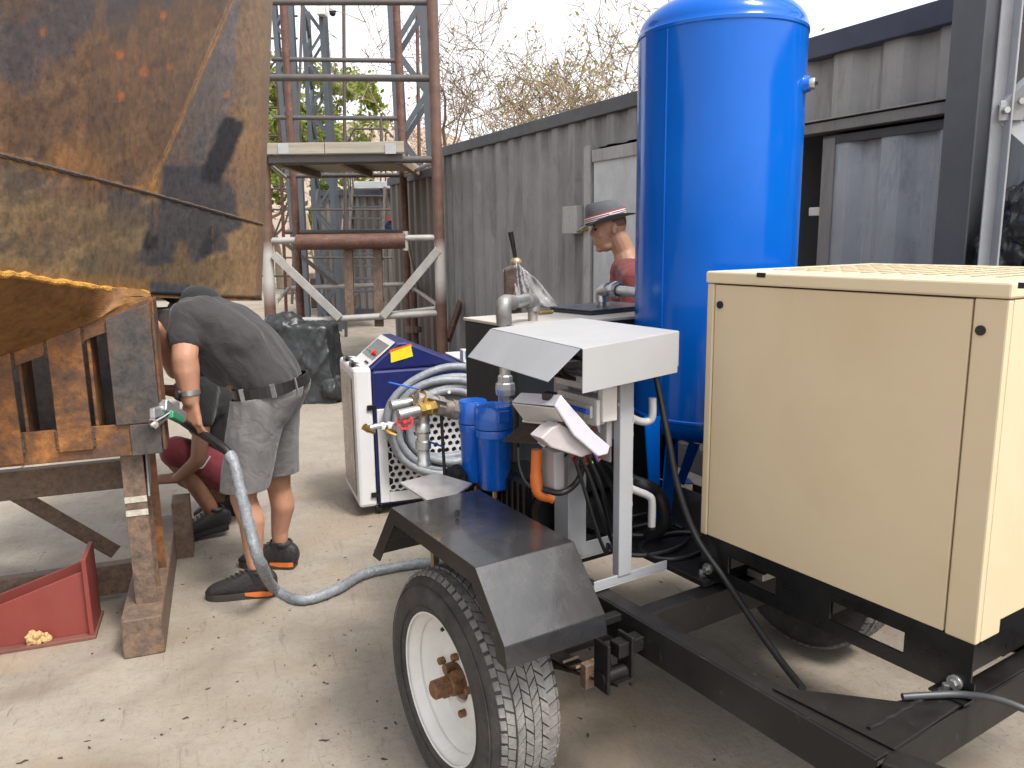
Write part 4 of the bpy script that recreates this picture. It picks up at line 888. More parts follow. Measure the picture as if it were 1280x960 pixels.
for k in range(3):
    m_ = Matrix.Rotation(k*2*PI/3, 3, 'Z'); rq = lambda p: tc+m_@(p-tc)
    lo_ = TK.part('leg', MB().plate([rq(p) for p in lq[0]], .006), blue)
    TK.part('leg_wing', MB().plate([rq(p) for p in lq[1]], .006), blue, sub=lo_)
    TK.part('foot', MB().box(rq(V((fq.x+.02, fq.y+.02, HC+.012))), (.07, .07, .006), m_), blue, bev=.002)
gp_ = W(984, 108, 2.78); gl = TF.loc(gp_); gd = (gl-tc); gd.z = 0; gd.normalize(); gb = tc+gd*RT+V((0, 0, gl.z))
TK.part('port_boss', MB().lathe([(.0, .018), (.024, .018), (.028, .0), (.036, -.01)], gb, gd, 24), blue, smooth=True)
pg2 = TK.part('plug', MB().lathe([(0, .034), (.017, .034), (.019, .030), (.019, .016)], gb, gd, 20), bm_, smooth=True); TK.part('plug_square', MB().box(gb+gd*.036, (.010, .010, .010), Matrix.Rotation(math.atan2(gd.y, gd.x), 3, 'Z')), blk_clean, sub=pg2)
TK.part('top_port', MB().cyl(tc+V((0, 0, zt+.13)), tc+V((0, 0, zt+.17)), .035, 20), blue, smooth=True)

# ================================================================== black dryer box with pipes, laptop
def pipe(pts, r, n=14): return MB().tube(pts, r, n)
gal = M('galvanised', (.46, .47, .47), .34, metal=.75, var=.22, scale=25, dirt=(.30, .29, .27), damt=.5, dscale=12); galr = M('galvanised_worn', (.40, .37, .33), .42, metal=.6, var=.3, scale=30, dirt=(.22, .14, .08), damt=.6, dscale=9)
fit = M('malleable_fitting', (.27, .26, .25), .5, metal=.55, var=.25, scale=30); teflon = M('white_tape', (.75, .74, .72), .6)
BX = Thing('dryer_box', 'black steel air dryer box with pale flat top behind the canopy', 'dryer', (.55, 1.73, HC), TF)
bxx0, bxx1, bxy0, bxy1, bz = .18, .98, 1.56, 1.95, 1.29
BX.part('body', MB().bx((bxx0, bxy0, HC+.03), (bxx1, bxy1, bz-.012)), M('box_black', (.016, .019, .021), .42, var=.25), bev=.006)
BX.part('top_sheet', MB().bx((bxx0-.004, bxy0-.004, bz-.012), (bxx1+.004, bxy1+.004, bz)), M('top_pale', (.46, .43, .39), .55, var=.12, dirt=(.30, .27, .24), damt=.5), bev=.003)
for x in (.22, .94): BX.part('foot', MB().bx((x-.03, bxy0+.02, HC+.006), (x+.03, bxy1-.02, HC+.03)), blk)
LT = Thing('laptop', 'closed dark laptop lying on the dryer box', 'laptop', tuple(TF.atz(735, 381, bz)), TF)
lp0, lp1 = TF.atz(676, 387, bz+.004), TF.atz(787, 383, bz+.004); ctr = (lp0+lp1)/2; ctr.y += .09; ctr.y = min(ctr.y, bxy1-.13); lang = 0.10
rot = Matrix.Rotation(lang, 3, 'Z')
LT.part('base', MB().box((ctr.x, ctr.y, bz+.008), (.36, .25, .012), rot), M('laptop_dark', (.03, .035, .05), .35), bev=.004); LT.part('screen_lid', MB().box((ctr.x, ctr.y, bz+.0185), (.36, .25, .007), rot), M('laptop_lid', (.10, .115, .15), .3, metal=.4), bev=.003)
kn = TF.atz(655+30, 391, bz+.006); b = MB(); b.cyl(kn+V((-.045, 0, .002)), kn+V((.03, .01, .002)), .007, 8); solo('knife', 'small yellow and black knife on the dryer box', 'knife', b, M('knife_yellow', (.30, .20, .05), .5, var=.6, scale=60), tuple(kn), TF, smooth=True)
# galvanised pipe bend from dryer to filter
PT = Thing('dryer_pipe', 'galvanised pipe bend dropping from the dryer top to the blue filters', 'pipe', (.2, 1.5, bz), TF)
e1 = TF.atz(667, 390, bz+.05); b1 = TF.atz(666, 401, bz)
b1 = V((b1.x, max(b1.y, 1.60), bz)); y_d = 1.505; dn = TF.aty(630, 385, y_d); hz = bz+.085
top1 = V((b1.x, b1.y, hz)); top2 = V((dn.x, y_d, hz))
PT.part('riser', pipe([b1, b1+V((0, 0, .06))], .019), galr, smooth=True)
PT.part('elbow', pipe(spline([b1+V((0, 0, .035)), b1+V((0, 0, .07)), top1.lerp(top2, .22)], 8), .027), fit, smooth=True)
PT.part('cross_pipe', pipe([top1.lerp(top2, .15), top1.lerp(top2, .85)], .021), gal, smooth=True)
PT.part('elbow', pipe(spline([top1.lerp(top2, .72), top2+V((0, 0, .0)), top2-V((0, 0, .07))], 8), .027), fit, smooth=True)
zf = TF.aty(632, 515, y_d).z
PT.part('drop_pipe', pipe([top2-V((0, 0, .05)), V((top2.x, y_d, zf))], .019), gal, smooth=True)
zu = TF.aty(632, 486, y_d).z
un = MB(); un.lathe([(.02, -.05), (.026, -.045), (.026, -.022), (.034, -.02), (.036, .0), (.034, .02), (.027, .024), (.026, .045), (.02, .05)], (top2.x, y_d, zu), n=8); PT.part('union', un, gal)
PT.part('thread_tape', MB().cyl((top2.x, y_d, zu-.075), (top2.x, y_d, zu-.066), .0205, 16), teflon)
PT.part('elbow', pipe(spline([V((top2.x, y_d, zf+.03)), V((top2.x, y_d, zf-.01)), TF.aty(618, 520, y_d-.01)], 6), .028), M('black_iron', (.07, .05, .045), .6, metal=.4, var=.4), smooth=True)
# tank pipe on the dryer top
P2 = Thing('tank_pipe', 'galvanised elbow and pipe joining the dryer top to the blue tank', 'pipe', (.5, 1.7, bz), TF)
yy = 1.70; a0 = TF.atz(752, 388, bz); a0 = V((a0.x, a0.y, bz)); tpz = bz+.095; endp = tc+V((-.16, .20, tpz))
P2.part('nut', MB().cyl(a0, a0+V((0, 0, .012)), .026, 6), blk_clean); P2.part('riser', pipe([a0, a0+V((0, 0, .06))], .019), gal, smooth=True)
P2.part('elbow', pipe(spline([a0+V((0, 0, .035)), V((a0.x, a0.y, tpz-.015)), V((a0.x, a0.y, tpz)).lerp(endp, .2)], 8), .027), gal, smooth=True)
P2.part('pipe_run', pipe([V((a0.x, a0.y, tpz)).lerp(endp, .15), endp], .020), gal, smooth=True); e_ = V((a0.x, a0.y, tpz)); dd = (endp-e_).normalized(); m_ = e_.lerp(endp, .38)
P2.part('union', MB().lathe([(.02, -.028), (.028, -.026), (.028, -.012), (.035, -.01), (.035, .012), (.027, .014), (.026, .028)], m_, dd, 8), gal)

# ------------------------------------------------------------------ blue filter pair
fblue = M('filter_blue', (.004, .10, .48), .3, var=.1, coat=.3)
yfil = 1.46
def filt(px0, px1, ptop, pbot, yy_, label, grp):
    c = TF.aty((px0+px1)/2, ptop, yy_); w_ = abs(TF.aty(px1, ptop, yy_).x-TF.aty(px0, ptop, yy_).x)/2; zb_ = TF.aty((px0+px1)/2, pbot, yy_).z; c.y = yy_
    t = Thing('air_filter', label, 'filter', (c.x, yy_, zb_), TF, grp); h = c.z-zb_
    hd = t.part('filter_head', MB().lathe([(0, 0), (w_*.92, 0), (w_*1.0, -.006), (w_*1.04, -.06), (w_*1.04, -.075), (w_*.98, -.078)], (c.x, yy_, c.z), n=32), fblue, smooth=True)
    bw = t.part('bowl', MB().lathe([(w_*.98, -.08), (w_*1.0, -.084), (w_*1.0, -.105), (w_*.93, -.11), (w_*.86, -h+.02), (w_*.80, -h+.006), (w_*.6, -h), (0, -h)], (c.x, yy_, c.z), n=32), fblue, smooth=True)
    t.part('drain_stem', MB().lathe([(.007, 0), (.010, -.002), (.010, -.03), (.007, -.032), (.007, -.055), (0, -.055)], (c.x, yy_, zb_), n=12), M('brass', (.55, .36, .11), .3, metal=.85), smooth=True)
    t.part('drain_tap', MB().cyl((c.x-.02, yy_-.01, zb_-.045), (c.x+.012, yy_, zb_-.045), .006, 10), MAT['brass'], smooth=True)
    t.part('name_flat', MB().box((c.x, yy_-w_*1.03, c.z-.03), (w_*.7, .006, .04)), fblue, bev=.003)
    return c, w_, zb_
c1_, w1_, z1_ = filt(575, 607, 500, 602, 1.53, 'farther blue air filter with brass drain, left of its twin', 'blue air filters')
c2_, w2_, z2_ = filt(597, 637, 506, 611, 1.44, 'nearer blue air filter, right one of the pair', 'blue air filters')
fb = Thing('filter_bracket', 'black plate bracket holding the blue air filters', 'bracket', (c1_.x, 1.6, HC), TF)
fb.part('back_plate', MB().bx((.03, 1.585, HC), (.17, 1.59, 1.0)), blk, bev=.002)
fb.part('stub', pipe([c1_+V((.0, .0, -.03)), c2_+V((0, 0, -.03))], .016), galr, smooth=True)
# cluttered metal floor sheet left of the filters
ws = MB().plate([TF.atz(500, 604, .80), TF.atz(548, 636, .80), TF.atz(590, 605, .80), TF.atz(545, 592, .80)], .006); solo('steel_tray', 'scuffed bare steel tray at the tail of the mudguard', 'tray', ws, M('bare_steel', (.50, .48, .47), .38, metal=.4, var=.3, scale=9, dirt=(.12, .09, .08), wear=(.05, .03, .02), wscale=12, wthr=.66), tuple(TF.atz(545, 610, .80)), TF)
crumple('black_rag', 'black crumpled rag wedged beside the blue filters', 'rag', TF.aty(573, 604, 1.55), (.07, .07, .10), M('rag_black', (.006, .006, .007), .9), .004, .02, 8, TF, 30.)

# ------------------------------------------------------------------ valve manifold
VM = Thing('valve_manifold', 'galvanised pipe manifold with brass ball valves and red handwheel', 'valves', tuple(c1_), TF)
brs = MAT['brass']; bluep = M('blue_handle', (.015, .10, .50), .4); redp = M('red_handle', (.50, .012, .012), .4)
YM = 1.56
def vp(x, y, dy=0): return TF.aty(x, y, YM+dy)
VM.part('header', pipe([vp(574, 513), vp(556, 510), vp(540, 504), vp(520, 498)], [.026, .030, .026, .022]), galr, smooth=True)
hx = MB()
for x, y in ((567, 512), (548, 507), (531, 501)): hx.cyl(vp(x-4, y-1), vp(x+4, y+1), .034, 8)
VM.part('coupling', hx, galr)
VM.part('tee', pipe([vp(532, 500), vp(529, 520), vp(528, 545)], .021), galr, smooth=True)
VM.part('down_pipe', MB().lathe([(.020, 0), (.026, -.01), (.026, -.03), (.021, -.035), (.021, -.06), (.027, -.065), (.027, -.09), (.021, -.095), (.021, -.13), (.025, -.135), (.025, -.15), (.0, -.15)], vp(528, 528), n=16), gal, smooth=True)
for i, (x0, y0, x1, y1, dy) in enumerate(((488, 507, 514, 503, .05), (498, 519, 523, 513, -.03))):
    a_, b_ = vp(x0, y0, dy), vp(x1, y1, dy); VM.part('nipple', pipe([a_, b_], .018), gal, smooth=True)
    VM.part('valve_body', MB().lathe([(.019, -.03), (.025, -.028), (.025, -.012), (.020, -.008), (.022, .008), (.026, .012), (.026, .03), (.019, .034)], b_+(b_-a_).normalized()*.03, b_-a_, 8), brs)
    c_ = b_+(b_-a_).normalized()*.03; VM.part('stem', MB().cyl(c_, c_+V((0, 0, .04)), .008, 8), brs)
    s_, e_ = (vp(486, 478, dy), c_+V((0, 0, .042))) if i == 0 else (c_+V((0, 0, .038)), vp(560, 503, dy))
    VM.part('lever', MB().beam(s_, e_, .018, .005), bluep if i == 0 else gal, bev=.002)
VM.part('lever', MB().beam(vp(536, 552, -.03), vp(553, 558, -.03), .018, .006), M('deep_blue', (.01, .025, .16), .4), bev=.002)
VM.part('small_line', pipe([vp(522, 525), vp(505, 529), vp(470, 533), vp(462, 535)], .0095), gal, smooth=True)
ws2 = MB()
for x, y in ((478, 533), (486, 532), (497, 530)): ws2.cyl(vp(x-2, y), vp(x+2, y), .013, 10)
VM.part('tape_turns', ws2, teflon)
for x, y in ((459, 536), (486, 538)): VM.part('nozzle', MB().tube([vp(x-4, y-3), vp(x+1, y+1), vp(x+9, y+4)], [.012, .010, .008], 8), brs, smooth=True)
c_ = vp(506, 527, -.035); rm = (c_-TF.loc(cC)).normalized()
hw = MB(); hw.lathe([(.021, -.006), (.028, -.006), (.028, .006), (.021, .006)], c_, rm, 20, True)
a_, b_ = frame_of(rm)
for k in range(4): th = k*PI/2; hw.beam(c_, c_+(a_*math.cos(th)+b_*math.sin(th))*.023, .006, .006)
hw.cyl(c_-rm*.008, c_+rm*.03, .008, 10); VM.part('handwheel', hw, redp, bev=.001)
VM.part('stay_rod', MB().cyl(vp(551, 507), vp(556, 598), .006, 8), blk, smooth=True)

# ================================================================== grey electrical stand
sg_ = M('stand_grey', (.33, .34, .36), .42, var=.08, scale=4, dirt=(.24, .245, .26), damt=.35, wear=(.20, .19, .18), wscale=45, wthr=.74)
cang = M('canopy_grey', (.34, .34, .345), .45, var=.05, scale=4, dirt=(.38, .38, .39), damt=.4)
ST = Thing('electrical_stand', 'light grey steel stand with folded canopy over open breaker box', 'stand', (.12, 1.02, HC), TF)
px_, py_ = .115, .905
ST.part('post', MB().bx((.088, .885, HC+.03), (.138, .915, 1.215)), sg_, bev=.003)
ST.part('post', MB().chan((.085, 1.12, HC+.03), (.085, 1.12, 1.20), .07, .075, .005, up=(0, 1, 0)), sg_, bev=.002)
ST.part('foot_angle', MB().angle((.0, .905, HC+.006), (.285, .905, HC+.006), .032, .005), sg_, bev=.002); ST.part('foot_angle', MB().angle((.05, 1.13, HC+.006), (.285, 1.13, HC+.006), .055, .005), sg_, bev=.002)
hk = ST.part('hook', MB().tube(spline([(.138, .90, 1.085), (.168, .895, 1.07), (.195, .89, 1.066), (.208, .885, 1.08), (.208, .885, 1.135)], 6), .0115, 12), cang, smooth=True)
h2 = ST.part('hook', MB().tube(spline([(.132, .90, .875), (.165, .895, .858), (.200, .89, .84), (.213, .885, .82), (.214, .885, .742)], 6), .0115, 12), cang, smooth=True)
ST.part('hook_cap', MB().cyl((.214, .885, .742), (.214, .885, .735), .0122, 12), blk_clean, sub=h2)
# weld blobs
for z in (1.08, .87): ST.part('weld_bead', MB().tube([(.137, .89+.003*math.sin(i), z-.05+.012*i) for i in range(10)], [.004+.0015*math.sin(2*i) for i in range(10)], 6), sg_, smooth=True)
A_, B_, C_, D_ = V((-.095, 1.355, 1.318)), V((-.135, .80, 1.316)), V((.335, .80, 1.332)), V((.335, 1.375, 1.334))
Af, Bf = TF.atz(614, 411, 1.318), TF.atz(727, 436, 1.316); Cf, Df = TF.atz(848, 414, 1.333), TF.atz(725, 398, 1.334)
A_, B_, C_, D_ = Af, Bf, Cf, Df
ST.part('canopy_top', MB().plate([A_, B_, C_, D_], .003), cang, bev=.001)
dnv = V((0, .004, -.118)); ST.part('canopy_flap', MB().plate([B_+V((.002, -.002, 0)), C_+V((0, -.002, 0)), C_+V((0, -.002, 0))+dnv, B_+V((.004, -.002, 0))+dnv], .003), cang, bev=.001)
fl = V((-.075, 0, -.085)); ST.part('canopy_flap', MB().plate([A_+V((-.002, 0, -.001)), B_+V((-.002, .004, -.001)), B_+fl+V((0, .045, 0)), A_+fl+V((0, .02, 0))], .003), sg_, bev=.001)
ST.part('canopy_flap', MB().plate([C_+V((.002, 0, 0)), D_, D_+V((.002, 0, -.10)), C_+V((.002, 0, -.10))], .003), cang, bev=.001)
for y in (.90, 1.12): ST.part('canopy_arm', MB().bx((-.05, y-.012, 1.205), (.28, y+.012, 1.225)), sg_, bev=.002)
# breaker box between the posts
pvc = M('pvc_white', (.60, .58, .56), .38, var=.06, dirt=(.45, .42, .40), damt=.4); pvl = M('pvc_lilac', (.52, .51, .57), .35, var=.05, dirt=(.5, .48, .53), damt=.3); pvg = M('pvc_grey', (.36, .34, .34), .45, var=.1)
ST.part('mount_plate', MB().bx((.089, .93, .95), (.095, 1.08, 1.20)), pvg, bev=.002)
EB = ST.part('enclosure', MB().bx((.066, .918, 1.0), (.0875, 1.135, 1.205)), pvg, bev=.004)
ST.part('din_rail', MB().bx((.058, .915, 1.10), (.0655, 1.13, 1.115)), bm_)
for i in range(9):
    y = .918+i*.0195; b = MB(); b.bx((.018, y, 1.072), (.058, y+.018, 1.150)); b.bx((.006, y, 1.094), (.018, y+.018, 1.130)); br_ = ST.part('breaker', b, pvc, sub=EB, bev=.001)
    ST.part('toggle', MB().box((.000, y+.009, 1.114), (.018, .011, .012), Matrix.Rotation(.5, 3, 'Y')), bluep if i < 6 else blk_clean, sub=EB)
ST.part('terminal_strip', MB().bx((.03, .925, 1.165), (.062, 1.12, 1.195)), pvc, sub=EB, bev=.002)
ST.part('relay', MB().bx((.028, .889, 1.085), (.080, .914, 1.185)), pvc, bev=.003)
ST.part('relay', MB().bx((.014, .899, 1.075), (.027, .914, 1.15)), pvc, bev=.003)
ST.part('screw', MB().cyl((.0805, .895, 1.13), (.088, .895, 1.13), .008, 10), bm_)
rw = [M('wire_red', (.45, .05, .03), .45), M('wire_orange', (.50, .17, .03), .45), M('wire_blue', (.03, .08, .30), .45), M('wire_black', (.01, .01, .011), .5), M('wire_green', (.10, .22, .05), .45)]
rr_ = random.Random(4)
for i in range(26):
    y = rr_.uniform(.94, 1.12); z0_ = 1.06; z1_ = rr_.uniform(.95, 1.02); x_ = rr_.uniform(-.035, .01)
    ST.part('wire', MB().tube(spline([(.03, y-.02, z0_+.015), (x_+.03, y+rr_.uniform(-.02, .02), z0_-.02), (x_+.03, y+rr_.uniform(-.04, .02), z1_), (.04+rr_.uniform(-.02, .03), y+rr_.uniform(-.03, .03), .96)], 5), .0035, 6), rw[rr_.choice((0, 1, 0, 3, 2, 4))], smooth=True)
for i in range(10):
    y = .96+.018*i+rr_.uniform(-.01, .01); ST.part('wire', MB().tube(spline([(.03, max(y-.03, .93), 1.19), (-.04+rr_.uniform(-.03, .02), y, 1.22), (-.04, y-.01, 1.28), (.03, y+.02, 1.25)], 5), .0035, 6), rw[rr_.choice((0, 1, 3, 3))], smooth=True)
# sloping pale tray under the breakers
ST.part('lower_shell', MB().plate([TF.aty(735, 500, .95), TF.aty(772, 520, .95), TF.aty(772, 552, .95), TF.aty(748, 540, .95)], .004), pvl)
# hanging cover: shallow moulded box, open side up-left, seen edge on
cvo = [TF.aty(x, y, .80) for x, y in ((706, 495), (763, 557), (754, 570), (692, 508))]
YC0, YC1 = .84, 1.06
c_top = [(702, 494), (742, 540), (763, 558), (760, 568), (748, 571), (718, 545), (694, 508)]
cover = ST.part('box_cover', MB().prism([TF.aty(x, y, YC0) for x, y in c_top], (0, .010, 0)), pvl, bev=.004, label='pale moulded cover hanging open below the breakers')
q0 = [TF.aty(x, y, YC0+.01) for x, y in ((694, 508), (702, 494))]
A2 = [TF.aty(640, 503, YC1+.04), TF.aty(652, 491, YC1+.04)]
ST.part('cover_wall', MB().plate([q0[0], q0[1], A2[1], A2[0]], .005), pvl, sub=cover, bev=.002)
ST.part('cover_wall', MB().plate([TF.aty(694, 510, YC0+.01), TF.aty(640, 504, YC1+.04), TF.aty(656, 526, YC1+.03), TF.aty(704, 527, YC0+.02)], .004), pvc, sub=cover, bev=.002)
ST.part('cover_latch', MB().box(TF.aty(687, 495, YC0+.07), (.03, .035, .022), Matrix.Rotation(.4, 3, 'Z')), blk_clean, sub=cover, bev=.005)
# box bottom half carrying the cable glands
low = [(700, 530), (716, 538), (742, 565), (728, 572), (690, 560), (676, 548), (690, 535)]
ST.part('gland_box', MB().prism([TF.aty(x, y, .86) for x, y in low], (0, .055, 0)), M('pvc_pinkish', (.40, .365, .365), .4), bev=.004)
ST.part('smoked_window', MB().plate([TF.aty(628, 552, 1.16), TF.aty(655, 528, 1.12), TF.aty(690, 532, .98), TF.aty(678, 556, 1.0)], .004), M('smoked', (.035, .026, .024), .22, var=.2), bev=.002)
ST.part('window_edge', MB().tube([TF.aty(654, 526, 1.115), TF.aty(690, 530, .975)], .004, 8), teflon, smooth=True)
ST.part('window_arm', MB().plate([TF.aty(680, 560, .96), TF.aty(672, 553, .96), TF.aty(694, 527, .94), TF.aty(702, 531, .94)], .004), pvc, bev=.002)
ST.part('socket_box', MB().bx(TF.aty(676, 560, 1.10), TF.aty(706, 612, 1.03)), pvg, bev=.004)
og = M('socket_orange', (.60, .14, .02), .45, var=.15)
ST.part('socket_cover', MB().tube(spline([TF.aty(671, 562, 1.08), TF.aty(670, 595, 1.08), TF.aty(674, 616, 1.07), TF.aty(692, 622, 1.05)], 6), [.016]*6+[.018]*12+[.02], 12), og, smooth=True, label='orange socket cover at the side')
# cables
cabm = M('cable_black', (.012, .012, .013), .42, var=.3)
def cable(name, label, pts, r, fr=TF, mat=None, sub=None):
    p = spline(pts, 10); return solo(name, label, 'cable', MB().tube(p, r, 10), mat or cabm, tuple(pts[-1]), fr, smooth=True)
cable('power_cable', 'thick black cable hanging from the canopy down past the cabinet', [TF.aty(818, 460, .92), TF.aty(826, 500, .90), TF.aty(836, 550, .87), TF.aty(848, 610, .84), TF.aty(870, 670, .79), TF.aty(905, 722, .70), TF.aty(940, 775, .55), TF.aty(975, 825, .40), TF.aty(1003, 860, .27)], .0095)
cable('power_cable', 'black cable running over the trailer corner to the right edge', [TF.atz(1128, 871, HC+.016), TF.atz(1160, 869, HC+.018), TF.atz(1200, 868, HC+.022), TF.atz(1245, 874, HC+.035), TF.atz(1285, 888, HC+.03), TF.atz(1330, 905, HC+.01)], .008, mat=M('cable_grey', (.045, .047, .05), .45))
for i, pts in enumerate((((718, 572, .9), (730, 610, .91), (745, 660, .93), (757, 690, .94), (760, 680, .96)), ((735, 570, .93), (752, 610, .95), (766, 660, .99), (772, 690, 1.0), (764, 672, 1.02)), ((742, 568, .96), (760, 600, .98), (775, 640, 1.02), (778, 670, 1.05)), ((726, 572, .92), (738, 600, .93), (752, 640, .95), (768, 684, .97), (776, 690, 1.0)), ((748, 566, .98), (768, 590, 1.0), (782, 620, 1.03), (790, 650, 1.08)))):
    cable('flex_cable', ('leftmost thin black flex hanging from the open box', 'second black flex hanging from the open box', 'black flex passing right behind the grey post', 'looped black flex ending near the stand foot', 'rightmost black flex from the open box')[i], [TF.aty(x, y, d) for x, y, d in pts], .0055+.001*(i % 2))
cable('socket_cable', 'thick black cable bow across the stand from the orange socket', [TF.aty(680, 612, 1.05), TF.aty(700, 616, 1.0), TF.aty(716, 608, 1.0), TF.aty(726, 592, 1.02), TF.aty(728, 565, 1.05)], .0095)
cable('sensor_cable', 'thin dark cable arc hanging from the smoked window', [TF.aty(648, 560, 1.14), TF.aty(650, 585, 1.14), TF.aty(660, 605, 1.12), TF.aty(680, 612, 1.08)], .004, mat=M('cable_grey2', (.06, .06, .06), .5))
# electric motor lump under the canopy
MO = Thing('motor_box', 'dark rectangular motor housing behind the orange socket', 'motor', (.15, 1.35, HC), TF)
MO.part('housing', MB().bx((.02, 1.24, HC+.035), (.17, 1.50, HC+.24)), blk_clean, bev=.02); MO.part('fan_cover', MB().cyl((.10, 1.235, HC+.14), (.10, 1.20, HC+.14), .085, 24), blk, smooth=True)
for k in range(6): MO.part('fin', MB().bx((.012, 1.27+k*.035, HC+.06), (.02, 1.278+k*.035, HC+.22)), blk)
MO.part('foot', MB().bx((.03, 1.28, HC+.006), (.16, 1.46, HC+.035)), blk)
solo('coupling_hose', 'short black rubber hose curling by the tank leg', 'hose', MB().tube(spline([TF.atz(770, 560+70, .60)*1+V((0, 0, .12)), V((.34, 1.12, .80)), V((.40, 1.06, .76)), V((.42, 1.05, .66)), V((.40, 1.10, .60))], 8), .024, 14), cabm, (.40, 1.1, .60), TF, smooth=True)
for i, (cx_, cy_, r_) in enumerate(((.42, 1.0, .13), (.38, 1.08, .16), (.45, 1.18, .12))):
    pts = [V((cx_+r_*math.cos(t*.5)*(1+.06*math.sin(t)), cy_+r_*.7*math.sin(t*.5), HC+.016+.006*i+.004*math.sin(t*1.3))) for t in range(0, 12)]
    cable('loose_cable', ('coiled black cable nearest the deck edge', 'wider coiled black cable in the middle of the deck', 'small coiled black cable by the tank leg')[i], pts, .008)
solo('cardboard_scrap', 'scrap of brown cardboard under the motor', 'cardboard', MB().plate([TF.atz(645, 641, HC-.0), TF.atz(660, 653, HC), TF.atz(688, 644, HC), TF.atz(672, 634, HC)], .004), M('cardboard', (.42, .32, .21), .85), tuple(TF.atz(665, 643, HC)), TF)
for i, pts in enumerate((((625, 632), (650, 628), (680, 636), (705, 640)), ((635, 640), (660, 632), (695, 626), (720, 640)), ((560, 628), (620, 626), (660, 640)))):
    cable('drain_hose', ('dull grey flat hose behind the mudguard', 'second grey flat hose crossing behind the mudguard', 'thin grey tube at the mudguard tail')[i], [TF.atz(x, y, HC+.03+.01*i) for x, y in pts], .011-.002*i, mat=M('hose_grey', (.11, .10, .095), .6))

# ================================================================== white and blue laser cleaning machine
mwhite = M('machine_white', (.66, .66, .67), .35, var=.05, dirt=(.5, .48, .46), damt=.3); mnavy = M('machine_navy', (.012, .018, .105), .35, var=.15)
MFr = Frame((-.83, 4.42, 0), R(20))
LM = Thing('laser_machine', 'white and navy laser cleaning machine standing behind the trailer', 'machine', (.4, .25, 0), MFr)
mo = lambda x, y, u: MFr.aty(x, y, u)
LM.part('front_panel', MB().bx((-.07, -.0, .06), (.035, .52, .885)), mwhite, bev=.02)
LM.part('front_screen', MB().bx((-.076, .06, .12), (-.0705, .46, .82)), M('screen_tan', (.30, .24, .19), .3), bev=.004)
LM.part('body', MB().bx((.04, .012, .06), (.95, .50, .86)), mnavy, bev=.012)
def hexpanel(x0, x1, z0, z1, y, hr, th):
    b = MB(); dx = hr*math.sqrt(3); dz = hr*1.5; rows = int((z1-z0)/dz); cols = int((x1-x0)/dx)
    for j in range(rows):
        for i in range(cols):
            cx_ = x0+dx*(i+.5+(j % 2)*.5); cz = z0+dz*(j+.7)
            o6 = [(cx_+hr*math.sin(PI/3*k), cz+hr*math.cos(PI/3*k)) for k in range(6)]; i6 = [(cx_+hr*.66*math.sin(PI/3*k), cz+hr*.66*math.cos(PI/3*k)) for k in range(6)]
            v = [(p[0], y, p[1]) for p in o6]+[(p[0], y, p[1]) for p in i6]+[(p[0], y+th, p[1]) for p in i6]
            f = [(k, (k+1) % 6, 6+(k+1) % 6, 6+k) for k in range(6)]+[(6+k, 6+(k+1) % 6, 12+(k+1) % 6, 12+k) for k in range(6)]
            b.add(v, f)
    return b
LM.part('side_frame', MB().bx((.055, -.008, .08), (.11, .008, .64)), mwhite, bev=.004); LM.part('side_frame', MB().bx((.11, -.008, .60), (.95, .008, .66)), mwhite, bev=.003); LM.part('side_frame', MB().bx((.11, -.008, .08), (.95, .008, .14)), mwhite, bev=.003)
LM.part('vent_grille', hexpanel(.11, .95, .14, .61, -.004, .0255, .014), mwhite, kind='stuff', label='white grille of hexagonal holes'); LM.part('grille_back', MB().bx((.11, .0115, .14), (.95, .0118, .60)), blk_clean)
LM.part('control_desk', MB().prism([(.01, .03, .86), (.20, .03, 1.015), (.25, .03, 1.015), (.58, .03, .865)], (0, .46, 0)), mnavy, bev=.012)
d_ = (V((.20, 0, 1.015))-V((.01, 0, .86))); ux = d_.normalized(); nz_ = V((-ux.z, 0, ux.x)); pan0 = V((.018, .055, .868))+nz_*.003
def desk(a, b_, c_, e_, t): p = lambda s, y: pan0+ux*s+V((0, y, 0)); return MB().prism([p(a, b_), p(c_, b_), p(c_, e_), p(a, e_)], nz_*t)
LM.part('desk_plate', desk(.01, .0, .225, .41, .004), pvc, bev=.001); scn = LM.part('display', desk(.06, .03, .19, .38, .0065), M('lcd', (.10, .105, .11), .2), bev=.002)
LM.part('display_line', desk(.09, .05, .10, .36, .0075), blk_clean, sub=scn); LM.part('stop_button', MB().cyl(pan0+ux*.10+V((0, .13, 0))+nz_*.006, pan0+ux*.10+V((0, .13, 0))+nz_*.022, .018, 16), redp, smooth=True)
for k in range(2): LM.part('key_switch', MB().cyl(pan0+ux*(.03+.0*k)+V((0, .06+.05*k, 0)), pan0+ux*.03+V((0, .06+.05*k, 0))+nz_*.015, .008, 12), blk_clean)
for y in (.07, .30): LM.part('grip', MB().tube(spline([(-.0, y, .86), (-.045, y+.01, .885), (-.05, y+.06, .895), (-.045, y+.11, .885), (0, y+.12, .87)], 5), .016, 10), blk_clean, smooth=True)
LM.part('warning_label', MB().plate([(.155, .0275, .90), (.285, .0275, .93), (.275, .0275, .995), (.155, .0275, .96)], .002), M('label_yellow', (.72, .60, .02), .5)); LM.part('warning_label', MB().plate([(.15, .0282, .955), (.282, .0282, .985), (.28, .0282, 1.005), (.15, .0282, .975)], .002), M('label_orange', (.70, .13, .02), .5))
for z in (.64, .12): LM.part('hinge', MB().bx((.0, -.012, z), (.05, -.001, z+.03)), blk_clean, bev=.003)
LM.part('top_tray', MB().bx((.60, .03, .862), (.95, .48, .875)), mwhite, bev=.004)
